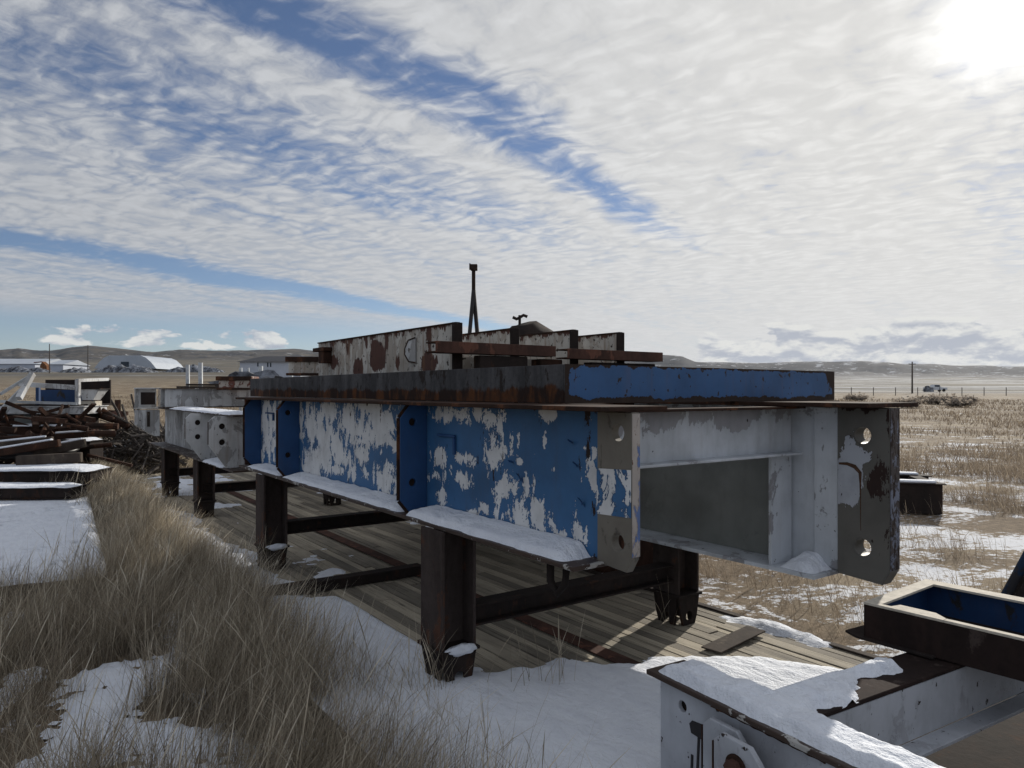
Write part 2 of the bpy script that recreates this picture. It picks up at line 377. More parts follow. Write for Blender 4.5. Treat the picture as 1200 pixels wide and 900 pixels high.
# old welded angle remnants and paint curls on the web
for (px, py, w, h) in ((515, 508, 20, 22), (313, 483, 9, 9)):
    x0, z0, Y = webpt(px, py); x1, _, _ = webpt(px + w, py)
    m = MB(); m.box(x0, x1, -0.02, -0.001, z0 - 0.014, z0); m.box(x1 - 0.016, x1, -0.02, -0.001, z0 - h / F * Y, z0 - 0.015)
    build('weld_remnant', m, 'blue_plate', root, bevel=0.003)
for (px, py, w, h) in ((612, 560, 10, 14), (678, 545, 8, 10), (684, 588, 9, 14), (672, 518, 6, 7), (602, 541, 10, 3)):
    x0, z0, Y = webpt(px, py); dx = w / F * Y * .8; dz = h / F * Y * .7
    m = MB().grid(lambda s, t: (x0 + (s - .5) * dx * (1 - .6 * t), -0.003 - 0.03 * t * t, z0 - dz / 2 + t * dz + .006 * math.sin(s * 5)), 5, 5)
    build('paint_flake', m, 'blue_plate', root, smooth=True, recalc=False)

# ---------------- right white beam, seen from inside
NR = 1.76; BOTR = Z(-1.05); WR = .24
rb = thing('bridge_beam', 'white painted steel beam whose near end plate has two pin holes and rust streaks', 'steel beam', FM, (-2.6, NR, BOTR))
wr = MB().grid(lambda s, t: (-0.12 - s * 5.2, NR, BOTR + 0.02 + t * (TOPF - 0.04 - BOTR)), 200, 50)
wx = np.array([v[0] for v in wr.v]); wz = np.array([v[2] for v in wr.v])
wr.att['wear'] = -0.2 + 0.3 * np.clip((wz - Z(-.30)) * 5, 0, 1); wr.att['rust'] = np.clip((wz - (TOPF - 0.06)) * 6, 0, .25)
build('web', wr, 'white', rb, recalc=False)
build('web_back', MB().grid(lambda s, t: (-0.12 - s * 5.2, NR + 0.016, BOTR + 0.02 + t * (TOPF - 0.04 - BOTR)), 1, 1), 'grey', rb, recalc=False)
build('bottom_flange', MB().box(-5.3, -0.139, NR - WR, NR + WR, BOTR, BOTR + 0.024), 'white', rb, bevel=0.003)
build('top_flange', MB().box(-5.3, 0.168, NR - WR, NR + .29, TOPF - 0.024, TOPF), 'rust', rb, bevel=0.003)
HL = [(0.017, Z(-0.247), 0.047), (0.017, Z(-0.868), 0.047)]
lr = MB().plate([(-0.129, BOTR + 0.012), (-0.129, TOPF - 0.028), (0.1675, TOPF - 0.028), (0.1675, BOTR + 0.07), (0.125, BOTR - 0.005)], HL, 0.10, 'xz', NR + 0.028, 0.004)
lo = build('lug_plate', lr, 'lug_right', rb)
NF = NR - .024
def onlug(px, py):
    r = (px - 600) / F; n = NF
    u = (0.516 + .815 * n - r * (3.027 + .579 * n)) / (.579 + .815 * r); Y = 3.027 + .815 * u + .579 * n
    return -u, EYE - (py - HOR) / F * Y
def face_patch(name, mat, x0, x1, z0, z1, off, wearfn, parent, holes):
    g = MB(); n1 = int((x1 - x0) / .005) + 1; n2 = int((z1 - z0) / .005) + 1
    vs = {}
    for i in range(n1 + 1):
        for j in range(n2 + 1):
            x = x0 + (x1 - x0) * i / n1; z = z0 + (z1 - z0) * j / n2
            if any((x - hx) ** 2 + (z - hz) ** 2 < (hr + .004) ** 2 for hx, hz, hr in holes): continue
            if z < BOTR + 0.012 + (x - .125) * 1.6 and x > .12: continue
            vs[(i, j)] = len(g.v); g.v.append((x, off, z))
    for i in range(n1):
        for j in range(n2):
            k = [(i, j), (i + 1, j), (i + 1, j + 1), (i, j + 1)]
            if all(q in vs for q in k): g.f.append(tuple(vs[q] for q in k))
    a = np.array(g.v); w, r = wearfn(a[:, 0], a[:, 2]); g.att['wear'] = w; g.att['rust'] = r
    return build(name, g, mat, parent, recalc=False)
def wf(x, z):
    w = np.full(len(x), -0.35); p = np.stack([x, z], 1)
    def bl(px, py, rx, ry, a):
        cx, cz = onlug(px, py); ex, _ = onlug(px + rx, py); return (cx, cz, abs(ex - cx), ry / F * 4.0, a)
    w += blobwear(p, [bl(992, 558, 30, 52, .95), bl(1004, 535, 24, 18, .7)])
    r = blobwear(p, [bl(1038, 560, 22, 60, .42), bl(1046, 600, 12, 95, .40), bl(1043, 500, 12, 40, .40), bl(1022, 572, 12, 32, .38), bl(1012, 478, 40, 7, .4)])
    return w, r
face_patch('lug_face', peel('rusted_lug_face', (0.118, 0.113, 0.102), (0.36, 0.38, 0.42), -0.12, 5.5, 0.5, -0.10, (0.020, 0.011, 0.009), chips=0.02, gain=1.8), -0.127, 0.166, BOTR + 0.014, TOPF - 0.032, NR - 0.0235, wf, lo, HL)
x1, z1 = onlug(983, 543); x2, z2 = onlug(1008, 552); x3, z3 = onlug(1010, 622)
dr = MB()
def ribbon(mb, pts, ws, off):
    vs = []; fs = []
    for i, (x, z) in enumerate(pts):
        a = Vector(pts[min(i + 1, len(pts) - 1)]) - Vector(pts[max(i - 1, 0)]); nrm = Vector((-a[1], a[0])).normalized() * ws[i] / 2
        vs += [(x + nrm[0], off, z + nrm[1]), (x - nrm[0], off, z - nrm[1])]
        if i: fs.append((2 * i - 2, 2 * i - 1, 2 * i + 1, 2 * i))
    mb.add(vs, fs)
ribbon(dr, [(x1, z1), (x1 * .6 + x2 * .4, z1 + .002), (x1 * .25 + x2 * .75, z2 + .022), (x2, z2 - .01), (x2 + .001, z2 - .07), (x2 + .002, z2 - .16), (x2 + .003, z3)], [.012, .018, .024, .02, .010, .006, .003], NR - 0.0245)
build('rust_stain', dr, plain('orange_rust_stain', (0.085, 0.045, 0.026), 0.9, .5, 40), lo, recalc=False)
build('lug_edge', MB().box(0.169, 0.172, NR - 0.018, NR + 0.075, BOTR + 0.08, TOPF - 0.03), 'lug_edge', lo)
build('gusset_plate', MB().box(-0.447, -0.427, NR - 0.217, NR - 0.014, BOTR + 0.024, Z(-.379)), 'white', rb, bevel=0.002)
build('web_shade_panel', MB().box(-5.1, -0.45, NR - 0.012, NR - 0.004, BOTR + 0.026, Z(-.30)), 'grey', rb)  # same web as the near part, its shade put into a greyer colour
build('web_doubler', MB().box(-0.28, -0.131, NR - 0.016, NR - 0.003, BOTR + 0.026, TOPF - 0.03), 'white', rb, bevel=0.003)
lb = thing('sun_block_beam', 'low brown beam added out of sight along the right side of the deck to block sun', 'steel beam', FM, (-5.5, 2.47, 0))  # added beam hidden behind the structure, keeps sun off the far deck
build('web', MB().box(-14, -1.85, 2.46, 2.48, .03, .92), 'rust_light', lb); build('upper_blocker', MB().box(-14, -3.6, 2.45, 2.49, .946, 1.36), 'rust_light', lb); build('flange', MB().box(-14, -1.85, 2.38, 2.56, .921, .945), 'rust_light', lb); build('flange', MB().box(-14, -1.85, 2.38, 2.56, .0, .029), 'rust_light', lb)

# ---------------- cross beams between the two
def crossbeam(u, label, mat, n0=0.03, n1=NR - 0.018, top=-0.091, bot=-0.377):
    t = thing('cross_beam', label, 'steel beam', FM, (-u, (n0 + n1) / 2, Z(bot)), 'cross beams between the two long beams')
    g = MB().grid(lambda s, tt: (-u, n0 + s * (n1 - n0), Z(bot) + .014 + tt * (top - bot - .028)), 90, 26)
    zz = np.array([v[2] for v in g.v]); g.att['wear'] = np.clip((zz - Z(-.21)) * 3.5, -.2, .25); g.att['rust'] = np.clip((zz - Z(-.14)) * 7, -.1, .3)
    build('web', g, mat, t, recalc=False)
    build('web_back', MB().box(-u - .014, -u - .003, n0, n1, Z(bot) + .014, Z(top) - .014), 'grey', t)
    build('bottom_flange', MB().box(-u - 0.10, -u + 0.10, n0, n1 - .03, Z(bot), Z(bot) + 0.014), 'white', t, bevel=0.003)
    build('top_flange', MB().box(-u - 0.10, -u + 0.10, n0, n1, Z(top) - 0.014, Z(top)), 'rust', t, bevel=0.002)
crossbeam(0.43, 'white I-beam joining the near ends of the two long beams, nearest cross member', 'white')
for u in (1.85, 3.4, 5.0): crossbeam(u, 'inner white cross beam further back under the top frame', 'grey')

# ================================================================ TOP FRAME (channels)
TZ0, TZ1 = Z(-0.064), Z(0.135)
tf = thing('channel_frame', 'rectangular frame of channels on the beams, one side dark rusty, near side blue', 'steel frame', FM, (-3.4, 1.36, TZ0))
def chan_n(x, y0, y1, mat, nm, sgn=1):      # channel running along local y; flat web faces the near side
    g = MB().grid(lambda s, t: (x, y0 + s * (y1 - y0), TZ0 + t * (TZ1 - TZ0)), 160, 26)
    yy = np.array([v[1] for v in g.v]); zz = np.array([v[2] for v in g.v])
    ed = np.minimum((yy - y0), (y1 - yy))
    g.att['rust'] = .45 * np.clip(1 - ed / .13, 0, 1) + np.clip((zz - (TZ1 - .028)) * 14, 0, .4) + np.clip((TZ0 + .045 - zz) * 14, 0, .5) + .25 * np.clip(1 - (y1 - yy) / .5, 0, 1) * np.clip((zz - TZ0 - .06) * 6, 0, 1)
    c = build(nm, g, mat, tf, recalc=False)
    b = MB(); b.box(x - .01, x - .001, y0 + .001, y1 - .001, TZ0 + .001, TZ1 - .001); b.box(x - .09, x - .0105, y0 + .012, y1 - .012, TZ1 - .014, TZ1 - .002); b.box(x - .09, x - .0105, y0 + .012, y1 - .012, TZ0 + .002, TZ0 + .014)
    build('channel_flange', b, 'top_dark', c)
chan_n(-0.643, 0.15, 2.574, 'blue_top', 'near_channel')
g = MB(); g.box(-6.18, -0.656, 0.15, 0.16, TZ0 + .001, TZ1 - .001); g.box(-6.18, -0.75, 0.162, 0.24, TZ1 - .016, TZ1 - .003); g.box(-6.18, -0.75, 0.162, 0.24, TZ0 + .003, TZ0 + .016)
build('side_channel', g, 'top_dark', tf, bevel=0.002)
g = MB(); g.box(-6.18, -0.656, 2.564, 2.574, TZ0 + .001, TZ1 - .001); g.box(-6.18, -0.75, 2.48, 2.562, TZ1 - .016, TZ1 - .003); g.box(-6.18, -0.75, 2.48, 2.562, TZ0 + .003, TZ0 + .016)
build('side_channel', g, 'top_dark', tf, bevel=0.002)
for u in (2.4, 4.2, 6.1):
    build('cross_channel', MB().box(-u - .05, -u + .05, 0.245, 2.475, TZ0 + .004, TZ1 - .006), 'rust', tf, bevel=0.002)
snowline = MB(); 
# ledge carrying the frame's overhang on the right
single('support_beam', 'dark rusty beam running out under the right end of the blue channel', 'steel beam', MB().box(-0.80, -0.62, NR + 0.30, 2.60, TZ0 - 0.03, TZ0 - 0.002), 'rust', base=(-.7, 2.3, TZ0 - .03), bevel=.002)

# ================================================================ GIRDERS lying on the top frame
GT, GB = Z(0.51), Z(0.139)
glab = ['longest rust stained white girder, foremost of the four, with a big round rust patch', 'second rust stained white girder, its end just behind the first rusty shelf', 'third rusty white girder on top, behind the dark mound', 'rightmost short white girder end on top of the stack']
for i, (n, u0, u1) in enumerate(((0.60, 2.44, 5.27), (1.23, 2.59, 5.1), (1.73, 2.44, 5.0), (2.23, 2.41, 4.6))):
    t = thing('rusty_girder', glab[i], 'steel girder', FM, (-(u0 + u1) / 2, n, GB), 'rusty white girders on top of the frame')
    g = MB().grid(lambda s, tt: (-u0 - .016 - s * (u1 - u0 - .02), n, GB + tt * (GT - .012 - GB)), 240 if i == 0 else 110, 34)
    p = np.array([(v[0], v[2]) for v in g.v])
    w = np.full(len(p), 0.0)
    rr = np.clip((p[:, 1] - (GT - .09)) * 4, 0, .30) + np.clip((GB + .05 - p[:, 1]) * 3, 0, .2) + (.06 if i else .02)
    if i == 0:
        bl = [webblob(a, b, c, d, e, n) for a, b, c, d, e in ((442, 417, 11, 20, .9), (420, 432, 7, 12, .7), (504, 388, 6, 24, .55), (502, 425, 10, 16, .8), (391, 425, 7, 9, .6), (377, 412, 6, 8, .5), (453, 400, 3, 16, .45), (396, 418, 3, 18, .35), (408, 408, 3, 16, .35), (465, 425, 4, 14, .35), (430, 402, 3, 12, .35), (518, 382, 4, 8, .3))]
        rr = np.maximum(rr, blobwear(p, bl))
    g.att['wear'] = w; g.att['rust'] = rr
    wb_ = build('web', g, 'white_rust', t, recalc=False)
    build('web_back', MB().box(-u1, -u0 - .016, n + .002, n + .012, GB, GT - .012), 'white_rust', t)
    build('top_edge', MB().box(-u1, -u0, n - .012, n + .03, GT - .012, GT), 'rust', t, bevel=.002)
    build('end_plate', MB().box(-u0 - .014, -u0 + .002, n - .035, n + .05, GB, GT - .003), 'black', t, bevel=.002)
    build('bottom_flange', MB().box(-u1, -u0 - .02, n - .06, n + .06, GB - .003, GB + .010), 'rust', t, bevel=.002)
    if i == 0:
        ex, ez, _ = webpt(481, 411, n); ol = [(ex + .11, ez + .10), (ex - .01, ez + .085), (ex - .07, ez + .02), (ex - .07, ez - .03), (ex + 0.0, ez - .09), (ex + .11, ez - .10)]
        e = build('eye_plate', MB().plate(ol, [(ex, ez, .02)], .012, 'xz', n - .008), 'white_bg', t)
        m = MB()
        for a, b in zip(ol, ol[1:]): m.obox((a[0], n - .015, a[1]), (b[0], n - .015, b[1]), .010, .008, (0, 1, 0))
        build('weld_bead', m, 'rust', e)
        ex, ez, _ = webpt(384, 410, n)
        m = MB(); m.box(ex - .16, ex + .14, n - .10, n - .002, ez - .02, ez + .02); m.box(ex - .02, ex + .12, n - .09, n - .002, ez - .14, ez - .022)
        build('side_bracket', m, 'rust', t, bevel=.004)
def shelf(n0, n1, u, h0, h1, label, w=.14):
    t = thing('rusty_channel', label, 'steel channel', FM, (-u, (n0 + n1) / 2, Z(h0)), 'rusty channels across the girder ends')
    build('web', MB().box(-u + .0, -u + .010, n0, n1, Z(h0), Z(h1)), 'rust_light', t, bevel=.002)
    g = MB(); g.box(-u - w, -u - .001, n0, n1, Z(h1) - .012, Z(h1) - .001); g.box(-u - w, -u - .001, n0, n1, Z(h0) + .001, Z(h0) + .012)
    build('flange', g, 'rust', t, bevel=.002)
shelf(0.34, 1.42, 2.30, 0.27, 0.352, 'left rusty brown channel laid across the ends of the first two girders')
shelf(1.50, 2.58, 2.25, 0.255, 0.335, 'right rusty brown channel laid across the ends of the last girders')
single('steel_plate', 'dark flat plate lying under the right rusty channel on the blue frame', 'steel plate', MB().box(-2.5, -2.1, 1.55, 2.9, Z(.139), Z(.165)), 'rust', base=(-2.3, 2.2, Z(.139)))
single('steel_plate', 'white and rust stained plate standing low behind the left rusty channel', 'steel plate', MB().box(-2.62, -2.6, 0.66, 1.68, Z(.137), Z(.26)), 'white_rust', base=(-2.6, 1.2, Z(.137)))
single('dark_block', 'black block added for the shaded gap under the left rusty channel', 'dark block', MB().box(-2.40, -2.31, .72, 1.16, Z(.137), Z(.262)), 'black', base=(-2.35, .9, Z(.137)), bevel=.006)  # black block standing in for the shade below the channel
single('dark_block', 'second dark block added for the shade under the right end of the left rusty channel', 'dark block', MB().box(-2.46, -2.33, 1.30, 1.52, Z(.137), Z(.25)), 'rust', base=(-2.4, 1.4, Z(.137)), bevel=.006)  # second stand-in for the dark void at the girder ends
single('dark_block', 'long low dark block added for the shade under the right rusty channel', 'dark block', MB().box(-2.40, -2.30, 1.80, 2.55, Z(.167), Z(.235)), 'black', base=(-2.35, 2.1, Z(.17)), bevel=.006)
# dark mound + valve behind
mb = MB().blob((*P(617, 400, 9.5)[:2], Z(.53)), (.46, .35, .36), .22, seed=3)
single('tarp_mound', 'black rounded tarp heap showing between the second and third girders', 'tarp', mb, 'black', fr=Matrix(), base=(P(617, 400, 9.5)[0], 9.5, Z(.2)), smooth=True)
vp = P(609, 385, 9.4); t = thing('pipe_valve', 'small dark valve with a bent handle poking above the girders', 'valve', Matrix(), (vp.x, vp.y, Z(.6)))
build('stem', MB().tube([(vp.x, vp.y, Z(.62)), (vp.x, vp.y, Z(.98))], .018), 'black', t, fr=Matrix())
build('handle', MB().tube([(vp.x - .09, vp.y, Z(.955)), (vp.x - .04, vp.y, Z(.93)), (vp.x, vp.y, Z(.95)), (vp.x + .05, vp.y, Z(.98)), (vp.x + .10, vp.y, Z(.96))], .020), 'black', t, fr=Matrix())
build('outlet', MB().tube([(vp.x, vp.y, Z(.85)), (vp.x + .05, vp.y, Z(.80)), (vp.x + .09, vp.y, Z(.83))], .022), 'black', t, fr=Matrix())
# rusted bracket block at the girder's far end
def rusted_block(px0, px1, py0, py1, Y, label, mat, nm='rusty_box', d=.35):
    a = P(px0, py1, Y); b = P(px1, py0, Y)
    t = thing(nm, label, 'scrap steel', Matrix(), ((a.x + b.x) / 2, Y + d / 2, a.z))
    build('body', MB().box(a.x, b.x, Y + .03, Y + d, a.z, b.z), mat, t, fr=Matrix(), bevel=.01)
    g = MB(); g.box(a.x - .03, b.x + .0, Y, Y + .029, b.z - .06, b.z); g.box(a.x - .02, b.x, Y, Y + .029, a.z, a.z + .03)
    build('rim', g, 'rust', t, fr=Matrix(), bevel=.004)
rusted_block(337, 376, 418, 440, 8.6, 'rusty bracket block sticking out past the left end of the long girder', 'white_rust')
rusted_block(255, 294, 441, 457, 10.4, 'small box with flaking brick red paint on the white beam', peel('flaking_red', (0.14, 0.045, 0.03), (0.36, 0.32, 0.28), -0.02, 9, 1, .03))

# ================================================================ SUPPORT FRAMES (trestles)
def trestle(u, label):
    t = thing('support_trestle', label, 'trestle', FM, (-u, 0.8, DECK), 'black trestles carrying the structure')
    sh = .13 if u > 6 else 0
    for (n0, n1, zt) in ((-0.218 + sh, 0.0 + sh, BOT - .001 if u < 6 else Z(-.851)), (1.65, 1.86, BOTR - .001)):
        p = MB(); zb = DECK + .22
        p.box(-u - .24, -u, n0, n0 + .018, zb, zt); p.box(-u - .24, -u, n1 - .018, n1, zb, zt); p.box(-u - .13, -u - .11, n0 + .019, n1 - .019, zb, zt)
        po = build('post', p, 'post', t, bevel=.002)
        build('base_plate', MB().box(-u - .26, -u + .02, n0 - .015, n1 + .015, zb - .02, zb - .001), 'black', po, bevel=.003)
        mid = (n0 + n1) / 2; hw = (n1 - n0) / 2
        for x in (-u - .005, -u - .225):
            f = MB().plate([(n0, zb - .021), (n1, zb - .021), (n1 - .025, DECK + .06), (mid + .06, DECK + .004), (mid - .06, DECK + .004), (n0 + .025, DECK + .06)],
                           [(mid, DECK + .065, .032)], .02, 'yz', x)
            build('clevis_foot', f, 'black', po)
        for y in (n0 + .012, n1 - .012):
            f = MB().plate([(-u - .21, zb - .021), (-u - .02, zb - .021), (-u - .04, DECK + .004), (-u - .085, DECK + .004), (-u - .10, DECK + .08), (-u - .13, DECK + .08), (-u - .145, DECK + .004), (-u - .19, DECK + .004)], [], .018, 'xz', y)
            build('foot_side', f, 'black', po)
    b = MB(); zc0, zc1 = Z(-1.325), Z(-1.205)
    b.box(-u - .16, -u - .04, 0.003, 1.647, zc0, zc0 + .012); b.box(-u - .16, -u - .04, 0.003, 1.647, zc1 - .012, zc1); b.box(-u - .106, -u - .094, 0.003, 1.647, zc0 + .013, zc1 - .013)
    build('brace', b, 'black', t, bevel=.002)
    return t
trestle(1.235, 'nearest black steel trestle with snow on its left foot, under the blue beam')
trestle(4.44, 'second black trestle, under the far half of the blue beam')
trestle(7.7, 'third dark trestle, under the white beam with bolt holes')
trestle(9.95, 'farthest dark trestle, under the left end of the white beam')
single('shackle', 'dark bent hook hanging below the near end of the blue beam flange', 'shackle', MB().tube([(-.42, -.12, BOT - .004), (-.42, -.12, BOT - .10), (-.38, -.11, BOT - .15), (-.34, -.1, BOT - .1), (-.33, -.1, BOT - .03)], .018), 'black', base=(-.4, -.12, BOT - .15), smooth=True)

# ================================================================ WHITE FAR SECTION
wt, wbz = Z(-0.25), Z(-0.85)
ws = thing('bridge_beam', 'far white beam with bolt hole plates, beyond the left end of the blue beam', 'steel beam', FM, (-8.5, 0.0, wbz))
def webquad(): return MB().grid(lambda s, t: (-5.62 - s * 5.1, .06, wbz + .02 + t * (wt - wbz - .04)), 80, 12)
build('web', webquad(), 'white_bg', ws, recalc=False)
build('bottom_flange', MB().box(-10.75, -5.62, -.18, .24, wbz, wbz + .02), 'flange', ws, bevel=.003)
build('top_flange', MB().box(-10.75, -5.62, -.18, .24, wt - .02, wt), 'flange', ws, bevel=.003)
for u in (5.95, 7.1):
    pl_ = MB().plate([(.018, wbz + .022), (.018, wt - .022), (-.29, wt - .022), (-.35, wt - .08), (-.35, wbz + .28), (-.17, wbz + .022)], [(-.21, wt - .13, .032), (-.21, wt - .30, .032)], .022, 'yz', -u)
    s_ = build('bolt_plate', pl_, 'white_bg', ws)
    build('hole_dark_plate', MB().box(-u - .03, -u - .0125, -.26, -.15, wt - .36, wt - .08), 'black', s_)  # black plate added behind the bolt holes to darken them
    build('plate_rim', MB().box(-u - .014, -u + .014, -.352, -.349, wbz + .28, wt - .08), 'rust', s_)
cb = thing('cross_beam', 'white box beam lying across the far end with hollow channel ends', 'steel beam', FM, (-9.2, 1.0, wt))
cz0, cz1 = wt + .004, Z(.038)
build('web', MB().box(-9.12, -9.10, -.22, 2.6, cz0 + .016, cz1 - .014), 'white_bg', cb, bevel=.002)
g = MB(); g.box(-9.42, -9.06, -.26, 2.6, cz1 - .013, cz1); g.box(-9.42, -9.06, -.26, 2.6, cz0, cz0 + .015)
build('flange', g, 'flange', cb, bevel=.002)
build('end_web', MB().box(-9.36, -9.34, -.24, 2.6, cz0 + .016, cz1 - .014), 'white_bg', cb)
st = MB(); st.box(-9.42, -9.24, -.52, -.26, Z(-.56), Z(-.002)); 
sb = thing('box_column', 'short white box column end hanging at the far left end of the white section', 'steel column', FM, (-9.9, -.4, Z(-.6)))
g = MB(); g.box(-9.75, -9.73, -.52, -.23, Z(-.25), Z(.03)); g.box(-9.75, -9.45, -.53, -.22, Z(.03), Z(.045)); g.box(-9.75, -9.45, -.53, -.22, Z(-.265), Z(-.251)); g.box(-9.47, -9.45, -.245, -.23, Z(-.25), Z(.03))
build('open_end', g, 'white_bg', sb, bevel=.002)
build('column', MB().plate([(-.52, Z(-.28)), (-.23, Z(-.28)), (-.23, Z(-.66)), (-.30, Z(-.66)), (-.52, Z(-.50))], [], .30, 'yz', -9.6), 'white_bg', sb)
build('opening_dark_patch', MB().box(-9.452, -9.448, -.48, -.29, Z(-.20), Z(-.02)), 'black', sb)  # black patch painting the dark inside of the hollow end
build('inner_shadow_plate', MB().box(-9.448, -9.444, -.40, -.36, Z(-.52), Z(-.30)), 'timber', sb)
for k, (x0, x1, dz) in enumerate(((-9.38, -9.3, 0), (-9.29, -9.2, .0), (-9.34, -9.24, .035))):
    single('board', ['rear grey board of the small pile on the white box beam', 'front grey board of the small pile on the white box beam', 'topmost grey board of the small pile on the white box beam'][k], 'board', MB().box(x0, x1, -.02 + k * .06, .66, cz1 + .002 + dz, cz1 + .032 + dz), 'timber', base=((x0 + x1) / 2, .3, cz1), bevel=.003, group='boards piled on the white box beam')

# ================================================================ DECK
dk = MB(); rnd = []
n = -0.78; k = 0
while n < 2.15:
    w = random.uniform(.06, .115); u = -3.0 + random.uniform(-1.5, 0)
    while u < 13.5:
        L = random.uniform(2.2, 4.2); dz = random.uniform(-.006, .004)
        dk.box(-min(u + L, 13.6), -u - random.uniform(.003, .012), n + .003, n + w - random.uniform(.003, .010), DECK - .05, DECK + dz); rnd += [random.random()] * 8
        u += L
    n += w
dk.att['rnd'] = rnd
deck = thing('timber_deck', 'weathered plank deck under the steel structure, partly under snow', 'deck', FM, (-4, .7, .0))
build('planks', dk, 'deck', deck, recalc=False)
build('edge_rail', MB().box(-13.6, 3.0, 2.16, 2.22, 0.0, DECK + .012), 'timber', deck, bevel=.004)
build('edge_rail', MB().box(-13.6, 3.0, -.86, -.79, 0.0, DECK - .03), 'deck', deck, bevel=.004)
build('joist', MB().box(-13.6, 3.0, -.7, 2.1, 0.005, DECK - .055), 'black', deck)
g = MB(); g.box(-13.4, .9, .83, .95, DECK + .006, DECK + .014); build('steel_strip', g, 'rust_light', deck, bevel=.002)
u0, n0_ = un(833, 766); u1, n1_ = un(886, 742)
single('loose_board', 'loose grey board lying slantwise on the lit part of the deck', 'board', MB().obox((-u0, n0_, DECK + .022), (-u1, n1_, DECK + .030), .14, .010), 'timber', base=(-u0, n0_, DECK), bevel=.002)
single('crossbar', 'dark bar lying across the deck behind the nearest left post', 'steel bar', MB().box(-3.62, -3.5, -.75, .9, DECK + .008, DECK + .09), 'black', base=(-3.56, 0, DECK), bevel=.004)

# ================================================================ SNOW
def fbm(x, y, s=1.0, o=4, seed=0.0):
    v = np.zeros(len(x)); a = 1.0; tot = 0
    for k in range(o):
        v += a * np.array([mnoise.noise((xx * s + seed, yy * s - seed, seed * 1.7 + k)) for xx, yy in zip(x, y)]); tot += a; a *= .5; s *= 2.1
    return v / tot
def snowfield(name, label, fr, base, x0, x1, y0, y1, step, hfn, zfn):
    nx = int((x1 - x0) / step); ny = int((y1 - y0) / step)
    X, Y = np.meshgrid(np.linspace(x0, x1, nx + 1), np.linspace(y0, y1, ny + 1), indexing='ij'); X = X.ravel(); Y = Y.ravel()
    h = hfn(X, Y); zb = zfn(X, Y); keep = h > -.004
    m = MB(); idx = -np.ones(len(X), int)
    K = keep.reshape(nx + 1, ny + 1); cell = K[:-1, :-1] | K[1:, :-1] | K[:-1, 1:] | K[1:, 1:]
    II, JJ = np.nonzero(cell)
    a = II * (ny + 1) + JJ; q = np.stack([a, a + ny + 1, a + ny + 2, a + 1], 1)
    used = np.unique(q); idx[used] = np.arange(len(used))
    zz = zb + np.maximum(h, -.012)
    m.v = [(X[i], Y[i], zz[i]) for i in used]; m.f = [tuple(r) for r in idx[q]]
    o = single(name, label, 'snow', m, 'snow', fr=fr, base=base, kind='stuff', smooth=True, recalc=False); return o
def sst(x, a, b):
    t = np.clip((x - a) / (b - a), 0, 1); return t * t * (3 - 2 * t)
# deck snow : local x=-u
def deck_h(x, y):
    u = -x; f = fbm(x, y, 2.2, 4, 1.3)
    near = (1.32 - .52 * (y - .28) - 2.2 * np.clip(y - 1.6, 0, 1)) - u                       # bare beyond this line
    near = np.where(y < -.02, 3.5 - u - (y + .2) * 1.0, near)
    m1 = near + f * .45
    m2 = (-.10 - y) + f * .35 + np.where((u > 3.3) & (u < 8.5), 0.0, -1)       # strip along the left side
    m3 = np.where((u > 3.9) & (u < 9), .02 - np.abs(y - .35) * .25 + f * .5 - .07, -1)
    m4 = np.where((u > 10), .06 - np.abs(y - .35) * .15 + f * .5 - .0, -1)
    m5 = (y - 2.0) * .6 + f * .5 - .10
    m = np.maximum.reduce([m1, m2, m3, m4, m5])
    m = np.where((x > .35) & (y > .75), -1, m)
    return -.006 + .034 * sst(m, 0.0, .16) + .02 * sst(m, .1, .6) + .010 * f * (m > 0.05)
snowfield('deck_snow', 'thin wind packed snow lying over the near part and left side of the plank deck', FM, (0, 0, DECK), -13.0, 2.9, -.86, 2.2, .022, deck_h, lambda x, y: np.full(len(x), DECK + .003))
# snow on flanges
def flange_snow(label, u0, u1, n0, n1, z, hmax=.06, fr=FM, tapered=True, seed=0.):
    def h(x, y):
        u = -x; e = np.minimum(u - u0, u1 - u); s = (y - n0) / (n1 - n0); f = fbm(x, y, 7, 3, seed)
        s = np.clip(s, 0, 1); prof = (.35 + .65 * s ** .7) if tapered else 1 - .5 * (2 * s - 1) ** 2
        ed = sst(y - n0 + .02 * f, 0, .035) * sst(e + f * .05, -.01, .11)
        if not tapered: ed = ed * np.clip((n1 - y + .02 * f) / .02, 0, 1)
        return -.008 + (hmax * prof + .012 * f) * ed
    return snowfield('flange_snow', label, fr, (-(u0 + u1) / 2, (n0 + n1) / 2, z), -u1, -u0, n0, n1, .009, h, lambda x, y: np.full(len(x), z))
flange_snow('bank of snow on the lower flange of the blue beam, nearest panel', .24, 1.785, -.188, -.006, BOT + .022, .065, seed=1.)
flange_snow('bank of snow on the lower flange of the blue beam, middle panel', 1.84, 4.10, -.185, -.006, BOT + .022, .05, seed=2.)
flange_snow('bank of snow on the lower flange of the blue beam, far panel', 4.17, 5.2, -.185, -.006, BOT + .022, .04, seed=3.)
flange_snow('thin snow on the lower flange of the far white beam', 6.0, 7.05, -.20, -.0, wbz + .022, .05, seed=4.)
flange_snow('thin snow on top of the far white beam', 5.7, 9.0, -.20, .20, wt + .002, .03, tapered=False, seed=5.)
flange_snow('small snow heap in the bottom corner of the right white beam', 0.15, .42, NR - .225, NR - .018, BOTR + .026, .085, seed=6.)
def footsnow(n, u, label):
    single('foot_snow', label, 'snow', MB().blob((-u + .005, n, DECK + .215), (.035, .085, .03), .35, seed=n * 7), 'snow', base=(-u, n, DECK + .2), kind='stuff', smooth=True)
footsnow(-.10, 1.235, 'clump of snow on the foot plate of the nearest left post')
